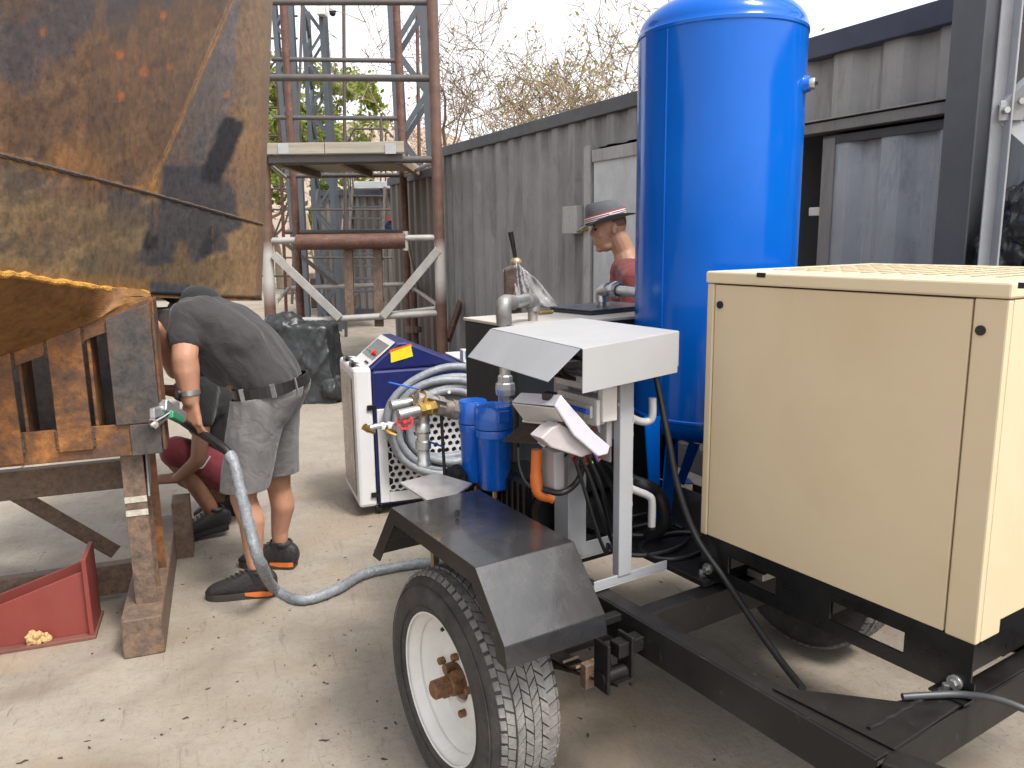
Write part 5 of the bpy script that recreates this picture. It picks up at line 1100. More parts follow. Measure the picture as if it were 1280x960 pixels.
for x in (.05, .85):
    for y in (.06, .44):
        c_ = LM.part('castor', MB().cyl((x-.015, y, .032), (x+.015, y, .032), .032, 16), blk_clean, smooth=True); LM.part('castor_fork', MB().bx((x-.02, y-.02, .05), (x+.02, y+.02, .075)), bm_, sub=c_)
bxp = MFr.atz(583, 440, .876)
cb = Thing('carton', 'small white and cyan carton on the machine top', 'carton', (.66, .10, .876), MFr); cb.part('sleeve', MB().bx((.60, .07, .876), (.70, .14, .94)), wht, bev=.002); cb.part('cyan_frame', MB().bx((.612, .0685, .885), (.69, .0698, .932)), M('cyan', (.05, .35, .60), .5)); cb.part('white_field', MB().bx((.628, .067, .892), (.69, .0683, .922)), wht)
# coiled lance hose hung on the side
hosem = M('hose_sleeve', (.24, .26, .285), .42, var=.3, scale=14, dirt=(.14, .15, .17), dscale=8, bump=.5, bscale=40)
HS = Thing('hose_coil', 'thick coil of grey sleeved hose hung on the white machine', 'hose', (.45, -.08, .45), MFr)
for k in range(10):
    rx, rz = .365-.013*k, .315-.014*k; pts = []
    for t in range(0, 41):
        th = 2*PI*t/40+.3*k; pts.append((.47+.015*math.sin(k*2)+(rx+.015*math.sin(3*th+k))*math.cos(th), -.05-.03*(k % 3)+.006*math.sin(2*th+k), .53+.02*math.cos(k)+(rz+.012*math.sin(2*th+k*1.3))*math.sin(th)-.02*(k % 2)))
    HS.part('hose_turn', MB().tube(pts, .023, 10, False), hosem, smooth=True)
for x, z in ((.20, .62), (.44, .72)): LM.part('hose_peg', MB().cyl((x, .0, z), (x+.01, -.14, z+.015), .010, 10), wht, smooth=True)

# ------------------------------------------------------------------ plastic wrapped cart behind the dryer
wc = W(650, 340, 4.75)
WP = Thing('wrapped_handle_cart', 'plastic wrapped brown cart with black lever handle behind the dryer box', 'cart', (wc.x, 4.75, 0))
b = MB(); b.hexa([W(630, 395, 4.7)+V((0, 0, -.9)), W(672, 395, 4.7)+V((0, 0, -.9)), W(672, 395, 5.0)+V((0, 0, -.9)), W(630, 395, 5.0)+V((0, 0, -.9)), W(628, 336, 4.7), W(646, 329, 4.7), W(646, 329, 5.0), W(628, 336, 5.0)])
WP.part('body', b, M('wrapped_brown', (.085, .055, .045), .25, var=.5, scale=12, bump=.4, bscale=12, coat=.5), bev=.02)
film = M('plastic_film', (.30, .29, .29), .15, var=.5, scale=9, stretch=(1, 1, .3), bump=.6, bscale=14)
fmv = MB(); P_ = [W(646, 328, 4.72), W(655, 336, 4.72), W(672, 350, 4.75), W(694, 376, 4.8)]; Q_ = [W(640, 385, 4.68), W(655, 385, 4.68), W(672, 384, 4.7), W(700, 385, 4.75)]
n1_, n2_ = 24, 14; vv = []
for i in range(n1_+1):
    s_ = i/n1_*3; k = min(int(s_), 2); f_ = s_-k; t0 = P_[k].lerp(P_[k+1], f_); b0 = Q_[k].lerp(Q_[k+1], f_)
    for j in range(n2_+1):
        q = t0.lerp(b0, j/n2_); vv.append(q+V((0, .03*mnoise.noise(V((i*.45-j*.25, j*.12, 0))), 0)))
fmv.add(vv, [(i*(n2_+1)+j, (i+1)*(n2_+1)+j, (i+1)*(n2_+1)+j+1, i*(n2_+1)+j+1) for i in range(n1_) for j in range(n2_)])
o = WP.part('plastic_film', fmv, film, smooth=True); sm = o.modifiers.new('t', 'SOLIDIFY'); sm.thickness = .006
WP.part('lever', MB().tube([W(644, 322, 4.75), W(641, 305, 4.75), W(638, 290, 4.75)], [.012, .015, .017], 10), blk_clean, smooth=True, bev=0); WP.part('lever_joint', MB().sph(W(645, 328, 4.75), (.035, .03, .03)), M('lever_brass', (.35, .27, .18), .5, metal=.5), smooth=True)
# ================================================================== people
def skin(name, col):
    m, t, b = base_mat(name); co = t.nodes.new('ShaderNodeTexCoord').outputs['Object']
    c = ramp(t, noise(t, 9, 5, .6, co), [(.3, tuple(V(col)*.82)), (.7, tuple(V(col)*1.12))]); c = mixc(t, ramp(t, noise(t, 45, 5, .7, co), [(.5, 0), (.75, .35)]), c, tuple(V(col)*V((.85, .6, .55)) if 0 else (col[0]*.8, col[1]*.6, col[2]*.5)))
    t.links.new(c, b.inputs['Base Color']); b.inputs['Roughness'].default_value = .52; 
    add_bump(t, b, noise(t, 140, 4, .6, co), .08, .003); return m
skinA = skin('skin_tan', (.42, .215, .135)); skinB = skin('skin_brown', (.20, .095, .055)); skinC = skin('skin_light', (.44, .25, .17))
def cloth(name, col, var=.15, wr=.35):
    m, t, b = base_mat(name); co = t.nodes.new('ShaderNodeTexCoord').outputs['Object']
    c = ramp(t, noise(t, 12, 5, .6, co), [(.3, tuple(V(col)*(1-var))), (.7, tuple(V(col)*(1+var)))]); t.links.new(c, b.inputs['Base Color']); b.inputs['Roughness'].default_value = .88; b.inputs['Sheen Weight'].default_value = .15
    nb = add_bump(t, b, noise(t, 400, 2, .5, co), .12, .002); add_bump(t, b, noise(t, 11, 3, .5, co, dist=1.2), wr, .03, nb); MAT[name] = m; return m
shirt_d = cloth('shirt_charcoal', (.030, .027, .029)); shorts_g = cloth('shorts_grey', (.145, .137, .137)); maroon = cloth('shorts_maroon', (.13, .014, .022)); blackc = cloth('cloth_black', (.010, .010, .012)); redshirt = cloth('shirt_red', (.17, .03, .028)); felt = cloth('hat_felt', (.085, .09, .10), .12, .1)
def wrinkle(amp, sc, dirv=(0, 0, 1)):
    d = V(dirv).normalized()
    def f(p):
        q = (p-d*p.dot(d)*.55)*sc; n = mnoise.noise(q); n2 = mnoise.noise(q*2.1+V((7, 3, 1))); return amp*((.5-abs(n)*1.6)*.8+(.5-abs(n2)*1.6)*.4)
    return f
def put(T_, name, mb, mat, vox, sm=5, disp=None, sub=None, label=None):
    me = set_org(remesh(mb, name, vox, sm, disp), T_.b); o = link(name, me, mat, sub or T_.o); tag(o, label); return o
def hand(mb, wrist, dirv, palm_n, side, curl=.7, L=.185, spread=.0):
    """palm + four fingers + thumb, dirv: wrist->knuckles, palm_n: out of the palm, side: towards the thumb"""
    d = V(dirv).normalized(); n = V(palm_n); n = (n-d*n.dot(d)).normalized(); s = V(side); s = (s-d*s.dot(d)-n*s.dot(n)).normalized(); pl_ = L*.50
    kk_ = L/.185
    for k in (-1.2, -.4, .4, 1.2): mb.cap(wrist+s*(k*.012*kk_), wrist+d*pl_+s*(k*.0200*kk_), .017*kk_, .0125*kk_, 10)
    for i, (k, fl) in enumerate(((1.25, .86), (.42, 1.0), (-.42, .93), (-1.2, .74))):
        p = wrist+d*pl_+s*(k*.0215*kk_); dd = (d+s*k*spread).normalized(); l_ = L*.5*fl; a = curl*.75
        for seg, fr_, r0, r1 in ((0, .45, .0098, .0092), (1, .32, .0092, .0082), (2, .25, .0082, .0066)):
            dd = (dd*math.cos(a)+n*math.sin(a)).normalized(); q = p+dd*l_*fr_; mb.cap(p, q, r0, r1, 9); p = q; a = curl*.85
    p = wrist+d*pl_*.25+s*.024; t1 = p+(d*.55+s*.6+n*.35).normalized()*.036; t2 = t1+(d*.75+s*.1+n*.6).normalized()*.032; t3 = t2+(d*.7-s*.2+n*.6).normalized()*.024
    mb.limb([p, t1, t2, t3], [.0155, .0125, .0108, .008], 9)
def shoe(T_, ankle, toe_dir, L=.29, up=0., accent=None, mats=None, yaw_up=0.):
    """trainer with sole, upper, collar"""
    d = V(toe_dir); d.z = 0; d.normalize(); s = V((-d.y, d.x, 0)); a = V((ankle.x, ankle.y, 0)); heel = a-d*.075; lift = up
    def sec(f, z): return heel+d*(f*L)+V((0, 0, z))
    up_ = MB()
    outl = [(0.0, .030), (.08, .037), (.25, .036), (.45, .040), (.65, .047), (.82, .046), (.94, .034), (1.0, .014)]
    def pt(f, w, z, k): return sec(f, z+lift*(1-f))+s*(w*k)
    sole = MB(); n = len(outl); top = []; bot = []
    ring = [(f, w, 1) for f, w in outl]+[(f, w, -1) for f, w in reversed(outl)]
    zt_ = lambda f: .030+.006*(1-f)
    m = len(ring); v = [pt(f, w*.97, .0, k) for f, w, k in ring]+[pt(f, w*1.04, .014, k) for f, w, k in ring]+[pt(f, w*1.0, zt_(f), k) for f, w, k in ring]
    sole.add(v, [tuple(range(m-1, -1, -1)), tuple(range(2*m, 3*m))]+[(r*m+i, r*m+(i+1) % m, (r+1)*m+(i+1) % m, (r+1)*m+i) for r in range(2) for i in range(m)])
    T_.part('sole', sole, mats[1], smooth=True)
    if accent:
        ac = MB(); seg = [(.0, .0305), (.08, .0375), (.25, .0368), (.40, .0392)]
        v = []
        for k in (1, -1):
            for f, w in seg: v += [pt(f, w*1.045, .012+.010*(f > .3), k), pt(f, w*1.035, .034, k)]
        ac.add(v, [(b+2*i, b+2*i+2, b+2*i+3, b+2*i+1) for b in (0, 8) for i in range(3)])
        o = T_.part('sole_accent', ac, accent); q = o.modifiers.new('t', 'SOLIDIFY'); q.thickness = .004; q.offset = 1
    hs = [(.03, .105, .030), (.12, .122, .036), (.25, .128, .038), (.38, .112, .040), (.55, .090, .043), (.72, .072, .046), (.86, .060, .044), (.95, .046, .034)]
    hs = [tuple(float(np.interp(f, [a[0] for a in hs], [a[c] for a in hs])) if c else float(f) for c in range(3)) for f in np.linspace(.03, .95, 24)]
    for f, h, w in hs:
        for kk in (-.45, 0, .45): up_.sph(sec(f, .028+lift*(1-f)+(h-.03)*.5)+s*(kk*w), (.030 if f < .9 else .018, w*.62 if kk else w*.7, max(h-.03, .012)*.62+.006), 10, 8, Matrix.Rotation(math.atan2(d.y, d.x), 3, 'Z'))
    me = set_org(remesh(up_, 'shoe_upper', .006, 16), T_.b); o = link('shoe_upper', me, mats[0], T_.o)
    lc = MB()
    for i in range(5):
        f = .40+.07*i; z = .03+lift*(1-f)+(.112-.13*(f-.38)-.03)*1.14+.010; lc.tube([sec(f, z-.008)+s*.024, sec(f+.01, z+.004), sec(f, z-.008)-s*.024], .0035, 6)
    T_.part('laces', lc, mats[2], smooth=True)
    T_.part('collar', MB().lathe([(.036, -.004), (.045, .0), (.047, .012), (.042, .020), (.035, .016)], sec(.20, .115+lift), n=20), mats[0], smooth=True)
    return o
upper_b = M('shoe_black', (.022, .019, .019), .6, var=.5, scale=40, bump=.5, bscale=90); sole_b = M('sole_dark', (.05, .042, .036), .75, var=.3); lace = M('lace_dark', (.03, .028, .028), .8); orng = M('shoe_orange', (.62, .15, .03), .5)

# ------------------------------------------------------------------ man bending at the hull
YN, YFa = 3.42, 3.66
A = Thing('person', 'person bending forward in charcoal tee and grey shorts, holding the laser gun', 'person', (-1.2, 3.55, 0))
hipN, hipF = W(322, 505, YN+.03), W(338, 505, YFa-.03); pel = W(334, 488, 3.54)
kN, kF = W(304, 622, YN), W(347, 610, YFa+.02); anN = W(322, 712, YN-.02); anF = W(345, 681, YFa)
anN = V((anN.x, YN-.02, .10)); gF = G(332, 704); anF = V((anF.x, 3.72, .10)); kF.y = 3.70
chest = W(272, 422, 3.54); neck = W(248, 392, 3.56); shN, shF = W(234, 396, 3.38), W(228, 392, 3.74)
elN = W(231, 448, 3.30); wrN = W(238, 500, 3.30); elF = W(220, 462, 3.60); wrF = W(193, 408, 3.28)
headc = W(243, 388, 3.66)
bd = MB()
for h, k, a in ((hipN, kN, anN), (hipF, kF, anF)):
    bd.limb([h, k], [.085, .058]); cf = k.lerp(a, .3)+V((.018, 0, 0)); bd.limb([k, cf, k.lerp(a, .7), a], [.056, .058, .042, .036]); bd.cap(a, a+V((-.11, 0, -.055)), .036, .026)
bd.limb([pel, chest, neck], [.12, .13, .07]); bd.cap(neck, headc, .055, .06)
bd.limb([shN, elN, elN.lerp(wrN, .3), wrN], [.060, .053, .055, .037]); bd.limb([shF, elF, elF.lerp(wrF, .3), wrF], [.054, .045, .045, .030])
hdd = (headc-neck).normalized()
bd.sph(headc+V((-.02, 0, -.02)), (.105, .078, .095), 18, 14); bd.sph(headc+V((-.075, .0, -.06)), (.06, .055, .05)); bd.sph(headc+V((-.135, 0, -.055)), (.018, .014, .022)); bd.sph(headc+V((-.09, .0, -.105)), (.03, .028, .022))
bd.sph(headc+V((.0, -.078, -.03)), (.022, .012, .03))
hand(bd, wrN, V((.06, -.01, -1)), V((.2, .95, .1)), V((-1, .15, 0)), .55, .205, .06); hand(bd, wrF, V((-.25, -.35, 1)), V((-.9, -.3, 0)), V((0, -1, .2)), .35)
put(A, 'body', bd, skinA, .0065, 3)
hair = M('hair_dark', (.012, .010, .009), .7, var=.4, scale=60, bump=.6, bscale=150)
b = MB(); b.sph(headc+V((.02, 0, .01)), (.105, .086, .098), 18, 14); put(A, 'hair', b, hair, .008, 2)
b = MB(); b.sph(headc+V((.025, 0, .028)), (.108, .09, .088), 18, 12); b.box(headc+V((-.09, 0, .05)), (.09, .13, .012), Matrix.Rotation(.5, 3, 'Y')); put(A, 'cap', b, blackc, .007, 3)
# tee
b = MB(); back = (pel-chest).normalized()
for yy_, f in ((-.085, 1), (.085, 1), (0, 1.05)):
    o_ = V((0, yy_, 0)); b.limb([W(340, 476, 3.54)+o_, W(312, 441, 3.54)+o_, W(282, 414, 3.54)+o_, W(252, 396, 3.54)+o_*1.1], [.115*f, .127*f, .124*f, .096])
b.sph(W(288, 450, 3.54), (.13, .165, .12)); b.cap(W(256, 396, 3.43), W(300, 430, 3.43), .092, .11); b.cap(W(256, 396, 3.65), W(300, 430, 3.65), .092, .11)
for s_, e_ in ((shN, elN), (shF, elF)): b.limb([W(262, 402, s_.y+(.03 if s_ is shN else -.03)), W(248, 398, s_.y+(.015 if s_ is shN else -.015)), s_+V((0, 0, .0)), s_.lerp(e_, .52)], [.092, .084, .074, .071])
def clip(me, co, no, inner=True):
    bm2 = bmesh.new(); bm2.from_mesh(me); bmesh.ops.bisect_plane(bm2, geom=bm2.verts[:]+bm2.edges[:]+bm2.faces[:], plane_co=co, plane_no=no, clear_inner=inner, clear_outer=not inner); bm2.to_mesh(me); bm2.free(); return me
bpc = W(334, 482, 3.54); bpn = V((-.16, 0, 1)).normalized()
b.limb([W(332, 462, 3.54)+V((0, -.07, 0)), W(346, 500, 3.54)+V((0, -.07, 0))], [.115, .115]); b.limb([W(332, 462, 3.54)+V((0, .07, 0)), W(346, 500, 3.54)+V((0, .07, 0))], [.115, .115])
me = clip(remesh(b, 'tee_shirt', .009, 26, wrinkle(.010, 9, (-.6, 0, .7))), bpc+bpn*.012, bpn)
o = link('tee_shirt', set_org(me, A.b), shirt_d, A.o); q = o.modifiers.new('t', 'SOLIDIFY'); q.thickness = .005; q.offset = -1
# shorts
b = MB()
for yy_ in (-.075, .075): b.limb([W(352, 480, 3.54)+V((0, yy_, 0)), W(338, 500, 3.54)+V((0, yy_, 0))], [.115, .125])
for h, k, w_ in ((hipN, kN, .094), (hipF, kF, .090)):
    e_ = h.lerp(k, .93); b.limb([h+V((.01, 0, .02)), h.lerp(k, .5), e_], [.125, .112, w_+.01])
me = remesh(b, 'shorts', .009, 6, wrinkle(.009, 7, (0, 0, 1)))
zcut = min(hipN.lerp(kN, .90).z, 9); bm2 = bmesh.new(); bm2.from_mesh(me); bmesh.ops.bisect_plane(bm2, geom=bm2.verts[:]+bm2.edges[:]+bm2.faces[:], plane_co=(0, 0, zcut), plane_no=(0, 0, 1), clear_inner=True); bm2.to_mesh(me); bm2.free()
near_ = [v.co.copy() for v in me.vertices if abs((v.co-bpc).dot(bpn)) < .03]
bx0, bx1 = min(v.x for v in near_), max(v.x for v in near_); by0, by1 = min(v.y for v in near_), max(v.y for v in near_)
clip(me, bpc-bpn*.022, bpn, False)
o = link('shorts', set_org(me, A.b), shorts_g, A.o); q = o.modifiers.new('t', 'SOLIDIFY'); q.thickness = .006; q.offset = -1
# belt follows the waist
ax_ = bpn; wv = V(((bx0+bx1)/2, (by0+by1)/2, bpc.z)); wv.z -= (wv-bpc).dot(bpn)/bpn.z; ra_, rb_ = (bx1-bx0)/2-.004, (by1-by0)/2-.004; bl = []
for k in range(41):
    t_ = 2*PI*k/40; sx_ = ax_.cross(V((0, 1, 0))).normalized(); ce, se = math.cos(t_), math.sin(t_); bl.append(wv+sx_*(ra_*math.copysign(abs(ce)**.8, ce))+V((0, 1, 0))*(rb_*math.copysign(abs(se)**.8, se)))
b = MB()
for i in range(40): b.beam(bl[i], bl[i+1], .008, .046, up=ax_)
A.part('belt', b, M('belt_black', (.012, .011, .011), .5), smooth=True)
for t_ in (-1.9, -1.2, -2.6): p = wv+ax_.cross(V((0, 1, 0))).normalized()*((ra_+.006)*math.copysign(abs(math.cos(t_))**.8, math.cos(t_)))+V((0, 1, 0))*((rb_+.006)*math.copysign(abs(math.sin(t_))**.8, math.sin(t_))); A.part('belt_loop', MB().beam(p-ax_*.03, p+ax_*.03, .02, .006, up=V((math.cos(t_)*.6, math.sin(t_), .3))), shorts_g)
# watch
wd2 = (wrN-elN).normalized(); wp_ = wrN-wd2*.035
A.part('watch_strap', MB().lathe([(.0415, -.012), (.044, -.011), (.044, .011), (.0415, .012)], wp_, wd2, 24, True), gal, smooth=True)
fd = V((-.75, -.66, 0)); A.part('watch_face', MB().cyl(wp_+fd*.039, wp_+fd*.052, .021, 20), blk_clean)
A.part('ring', MB().lathe([(.0095, -.003), (.0112, 0), (.0095, .003)], wrN+V((.016, .004, -.125)), (.1, .3, 1), 14), MAT['brass'])
shoe(A, V((anN.x-.01, anN.y, 0)), (-1, -.12, 0), .30, 0, orng, (upper_b, sole_b, lace)); shoe(A, V((anF.x, anF.y, 0)), (-1, .12, 0), .29, .004, orng, (upper_b, sole_b, lace))
for a in (anN, anF): A.part('sock', MB().lathe([(.041, -.02), (.043, .03), (.044, .05), (.039, .052)], V((a.x-.005, a.y, .09)), n=18), blackc, smooth=True)

# laser gun + hose
LG = Thing('laser_gun', 'silver and green handheld laser cleaning gun at the trestle corner', 'laser gun', tuple(W(212, 520, 3.2)))
gx = lambda x, y, d=0: W(x, y, float(np.interp(x, [190, 215, 228, 240, 250], [2.95, 3.06, 3.2, 3.335, 3.34]))+d)
LG.part('barrel', MB().beam(gx(203, 506), gx(228, 522), .035, .045), M('gun_alu', (.42, .43, .44), .3, metal=.7), bev=.006)
LG.part('head', MB().beam(gx(190, 517, -.02), gx(222, 507, .02), .022, .04), MAT['gun_alu'], bev=.005); LG.part('nozzle', MB().tube([gx(212, 516), gx(202, 523), gx(192, 529)], [.016, .016, .022], 14), M('chrome', (.7, .7, .7), .12, metal=1), smooth=True)
LG.part('nozzle_cup', MB().lathe([(.012, 0), (.022, .005), (.022, .02), (.014, .024)], gx(196, 527), V((-.7, -.3, -.5)), 16), MAT['chrome'], smooth=True)
LG.part('green_body', MB().beam(gx(212, 518, -.02), gx(226, 525, -.02), .028, .028), M('gun_green', (.02, .22, .10), .4), bev=.004); LG.part('grip', MB().tube([gx(224, 524), gx(236, 532), gx(250, 541)], [.016, .0175, .018], 12), blk_clean, smooth=True)
HZ = Thing('laser_hose', 'long grey sleeved hose running from the laser gun over the concrete', 'hose', tuple(G(380, 750)))
hp = [gx(250, 541), W(268, 552, 3.27), W(288, 570, 3.22), W(300, 610, 3.17), W(312, 660, 3.13), W(326, 705, 3.12)]; gp3 = [G(x, y, .024) for x, y in ((345, 738), (378, 750), (418, 738), (455, 718), (500, 708), (540, 702), (600, 690))]
allp = spline(hp+gp3, 10)
def hose_r(i, base_): return base_*(1+.04*math.sin(i*.43+1))
HZ.part('black_section', MB().tube(allp[:22], [.019]*22, 12), cabm, smooth=True)
seg_ = allp[19:]; hm_ = MB(); hm_.tube(seg_, [hose_r(i, .0235) for i in range(len(seg_))], 14)
me = mesh_of(hm_, 'sleeve', HZ.b, True); ns = [v.normal.copy() for v in me.vertices]
for v, n in zip(me.vertices, ns): v.co += n*(.009*(.25-abs(mnoise.noise(v.co*30)))+.006*(.25-abs(mnoise.noise(v.co*75))))
link('sleeve', me, M('sleeve_silver', (.215, .23, .245), .28, var=.35, scale=16, dirt=(.15, .17, .20), dscale=10, bump=.7, bscale=45), HZ.o)

# ------------------------------------------------------------------ crouching man behind
Bm = Thing('person', 'person crouching behind in black tee and maroon shorts', 'person', tuple(G(262, 655)))
YB_ = 4.25; j = lambda x, y, d=0: W(x, y, YB_+d)
pelB = j(292, 585, .1); chB = j(268, 500, .05); nkB = j(258, 470, .05); hdB = j(262, 440, .12)
kn1, kn2 = j(214, 566, -.12), j(232, 596, .22); an1, an2 = G(268, 648, .09), G(300, 640, .09); an1 = j(266, 640, -.1); an2 = j(290, 632, .25)
bd = MB(); bd.limb([pelB, chB, nkB, hdB], [.13, .12, .055, .06]); bd.sph(hdB+V((-.01, 0, .03)), (.095, .078, .115), 16, 12); bd.sph(hdB+V((-.09, 0, .01)), (.02, .014, .02)); bd.sph(hdB+V((-.05, 0, -.05)), (.045, .045, .04)); bd.sph(hdB+V((0, -.078, .01)), (.02, .01, .03))
for h, k, a in ((pelB+V((0, -.09, 0)), kn1, an1), (pelB+V((0, .1, 0)), kn2, an2)): bd.limb([h, k, k.lerp(a, .35)+V((.02, 0, 0)), a], [.09, .062, .058, .038]); bd.cap(a, a+V((-.1, 0, -.05)), .036, .026)
s1, e1_, w1 = j(256, 488, -.12), j(248, 575, -.22), j(222, 598, -.25); bd.limb([s1, e1_, w1], [.05, .042, .028])
s2, e2_, w2 = j(258, 486, .2), j(228, 490, .1), j(203, 487, .0); bd.limb([s2, e2_, w2], [.05, .042, .028])
hand(bd, w1, V((-1, -.1, .0)), V((.1, .4, -.8)), V((0, -.4, 1)), .45); hand(bd, w2, V((-1, -.2, .05)), V((0, .3, -1)), V((0, -1, .2)), .4)
put(Bm, 'body', bd, skinB, .0075, 4)
b = MB(); b.limb([pelB+V((-.02, 0, .08)), chB, nkB+V((0, 0, -.03))], [.15, .145, .09]); b.sph(chB, (.14, .2, .14)); b.limb([s1, s1.lerp(e1_, .4)], [.075, .065]); b.limb([s2, e2_], [.075, .062]); put(Bm, 'tee_shirt', b, blackc, .011, 6, wrinkle(.008, 8))
b = MB(); b.sph(pelB, (.16, .2, .14)); b.limb([pelB+V((0, -.1, 0)), pelB.lerp(kn1, .55)+V((0, -.04, .01)), kn1+V((.03, 0, .0))], [.12, .105, .088]); b.limb([pelB+V((0, .1, 0)), kn2+V((.06, 0, .01))], [.12, .088]); put(Bm, 'shorts', b, maroon, .011, 6, wrinkle(.008, 8))
b = MB(); e = kn1+V((.035, 0, 0)); pp = [j(220, 545, -.23), j(240, 540, -.24), j(262, 552, -.24)]; b.tube(spline([j(263, 570, -.215), j(252, 585, -.235), j(244, 580, -.23)], 5), .004, 6); Bm.part('piping', b, wht)
put(Bm, 'hair', MB().sph(hdB+V((.015, 0, .045)), (.098, .082, .11), 16, 12), hair, .009, 2)
for a, yw in ((an1, -.1), (an2, .1)): shoe(Bm, V((a.x, a.y, 0)), (-1, yw-.35, 0), .29, .035 if yw < 0 else 0, None, (M('shoe_plain', (.010, .010, .011), .5), M('sole_black', (.012, .012, .012), .7), lace))

# ------------------------------------------------------------------ man in the hat behind the dryer
YH = 4.4; h = lambda x, y, d=0: W(x, y, YH+d)
Hm = Thing('person', 'person in dark felt hat and red tee looking down behind the dryer box', 'person', (h(782, 300).x, YH, 0))
sk_c = h(766, 281); nb_ = h(785, 330); up3 = V((0, 0, 1))
b = MB(); rot_ = Matrix.Rotation(-.18, 3, 'Y')
b.sph(h(762.5, 279), (.090, .074, .095), 22, 16, rot_); b.sph(h(755, 287), (.062, .060, .072), 18, 12, rot_)
b.sph(h(754.5, 293), (.058, .055, .088), 18, 14, Matrix.Rotation(.12, 3, 'Y')); b.sph(h(749.5, 311), (.022, .024, .020), 14, 10); b.sph(h(757, 307, -.0), (.042, .046, .034), 14, 10)      # jaw, chin
b.cap(h(743.5, 284), h(739.3, 292.3), .009, .0125, 10); b.sph(h(741, 294), (.013, .017, .008)); b.sph(h(743.5, 281), (.016, .040, .012))   # nose, brow
b.sph(h(743.2, 300.3), (.011, .022, .0075)); b.sph(h(743.8, 304.6), (.011, .020, .0075))                                              # lips
for dy in (-.045, .045): b.sph(h(751, 294, dy*.85), (.024, .018, .022))
for dy in (-.075, .075): b.sph(h(767.5, 286, dy), (.014, .010, .030), 12, 10); b.sph(h(769, 284, dy*1.06), (.010, .008, .018))
b.limb([h(772, 297), h(780, 314, .01), nb_], [.058, .060, .075])
chH = h(792, 372, .03); pH = V((chH.x+.02, YH+.03, .98))
b.limb([nb_+V((.0, 0, -.03)), chH, pH], [.09, .13, .13])
for dy in (-.19, .19):
    s_ = V((nb_.x+.01, YH+dy, nb_.z-.085)); e_ = s_+V((-.02, dy*.25, -.29)); w_ = e_+V((-.17, -dy*.3, -.12)); b.limb([s_, e_, e_.lerp(w_, .3), w_], [.055, .044, .045, .03]); hand(b, w_, V((-1, 0, -.3)), V((0, -dy, -1)), V((0, -dy, 1)), .6)
    hp_ = V((pH.x, YH+dy*.5, .95)); b.limb([hp_, V((hp_.x-.02, hp_.y, .50)), V((hp_.x, hp_.y, .10))], [.09, .06, .045])
put(Hm, 'body', b, skinC, .0045, 3)
# eyes and stubble line, hair sides
for dy in (-.034, .034): Hm.part('eye', MB().sph(h(744.3, 287, dy), (.0085, .010, .008), 12, 8), M('eye_dark', (.03, .02, .015), .2), smooth=True); Hm.part('eyebrow', MB().cap(h(742.5, 282.5, dy-.014), h(743.5, 282, dy+.012), .0045, .0035), hair)
put(Hm, 'hair', MB().sph(h(766.5, 277), (.073, .0755, .066), 18, 14), M('hair_crop', (.20, .105, .07), .8, var=.3, scale=80), .006, 2)
b = MB(); b.limb([nb_+V((0, -.0, -.045)), chH, pH+V((0, 0, .0))], [.10, .15, .145])
for dy in (-.19, .19): s_ = V((nb_.x+.01, YH+dy, nb_.z-.085)); b.limb([nb_+V((0, dy*.3, -.04)), s_, s_+V((-.012, dy*.15, -.16))], [.075, .078, .072])
b.sph(V((chH.x-.02, YH, chH.z+.02)), (.13, .19, .16)); put(Hm, 'tee_shirt', b, redshirt, .009, 6, wrinkle(.006, 7))
b = MB(); b.tube([nb_+V((.075*math.cos(t*PI/8)-.012, .075*math.sin(t*PI/8), .0+.02*math.cos(t*PI/8))) for t in range(17)], .008, 8, False); Hm.part('collar', b, redshirt, smooth=True)
b = MB()
for dy in (-.08, .08):
    hp_ = V((pH.x, YH+dy, .97)); b.limb([pH+V((0, dy*.7, -.02)), V((hp_.x-.01, hp_.y, .52)), V((hp_.x, hp_.y, .07))], [.14, .09, .07])
put(Hm, 'trousers', b, blackc, .012, 5, wrinkle(.006, 6))
for dy in (-.095, .095): shoe(Hm, V((pH.x, YH+dy, 0)), (-1, 0, 0), .29, 0, None, (MAT['shoe_plain'], MAT['sole_black'], lace))
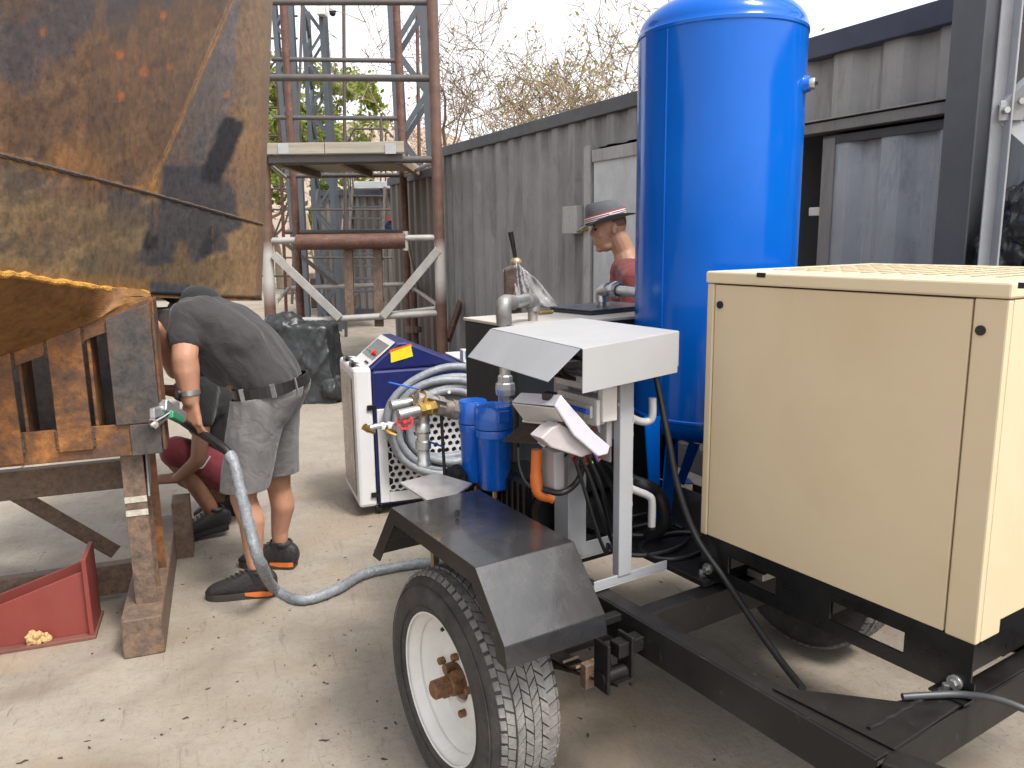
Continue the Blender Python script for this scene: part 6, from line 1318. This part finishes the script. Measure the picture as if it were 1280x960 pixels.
# hat
HT = Thing('felt_hat', 'dark grey felt hat with red and white striped band', 'hat', tuple(h(757, 270)))
bt_ = (h(796, 266)-h(719, 287)); bl_ = bt_.length; bx_ = bt_.normalized(); by_ = V((0, 1, 0)); bz_ = bx_.cross(by_).normalized(); bz_ = bz_ if bz_.z > 0 else -bz_
hc_ = h(757.5, 275.5)
def hatpt(a, r, z, ex=1.0, ey=.86): return hc_+bx_*(r*ex*math.cos(a))+by_*(r*ey*math.sin(a))+bz_*z
def hat_rings(rings, n=48):
    b = MB(); v = [hatpt(2*PI*k/n, r, z(2*PI*k/n) if callable(z) else z) for r, z in rings for k in range(n)]
    return b.add(v, [(i*n+k, i*n+(k+1) % n, (i+1)*n+(k+1) % n, (i+1)*n+k) for i in range(len(rings)-1) for k in range(n)])
Rb = bl_/2; rc_ = .110
brim = hat_rings([(rc_*.98, .004), (rc_+.02, -.002), (Rb*.85, lambda a: -.004+.016*math.sin(a)**2), (Rb, lambda a: -.006+.030*math.sin(a)**2-.012*max(-math.cos(a), 0))])
o = HT.part('brim', brim, felt, smooth=True); q = o.modifiers.new('t', 'SOLIDIFY'); q.thickness = .004
def crz(a): return .098+.012*math.cos(a)*-1-.012*math.cos(2*a)*0
crown = hat_rings([(rc_, .0), (rc_*.99, .03), (rc_*.95, .06), (rc_*.88, lambda a: .085-.006*math.cos(a)), (rc_*.76, lambda a: .101-.008*math.cos(a)+.004*math.sin(a)**2), (rc_*.5, lambda a: .100-.006*math.cos(a)-.010*(1-math.sin(a)**2)), (.002, .086)])
HT.part('crown', crown, felt, smooth=True, weld=False)
for r0, z0_, z1_, mt_ in ((rc_+.003, .005, .044, M('band_red', (.22, .02, .035), .7)), (rc_+.0045, .012, .017, wht), (rc_+.0045, .021, .026, wht), (rc_+.0045, .030, .036, wht)):
    o = HT.part('hat_band' if mt_ is not wht else 'band_stripe', hat_rings([(r0, z0_), (r0*.998, z1_)]), mt_, smooth=True); q = o.modifiers.new('t', 'SOLIDIFY'); q.thickness = .0015; q.offset = 1
kp = hatpt(-PI/2+.15, rc_+.006, .018); HT.part('band_knot', MB().beam(kp-bz_*.018, kp+bz_*.018, .018, .006, up=(0, 1, 0)), wht, bev=.002)
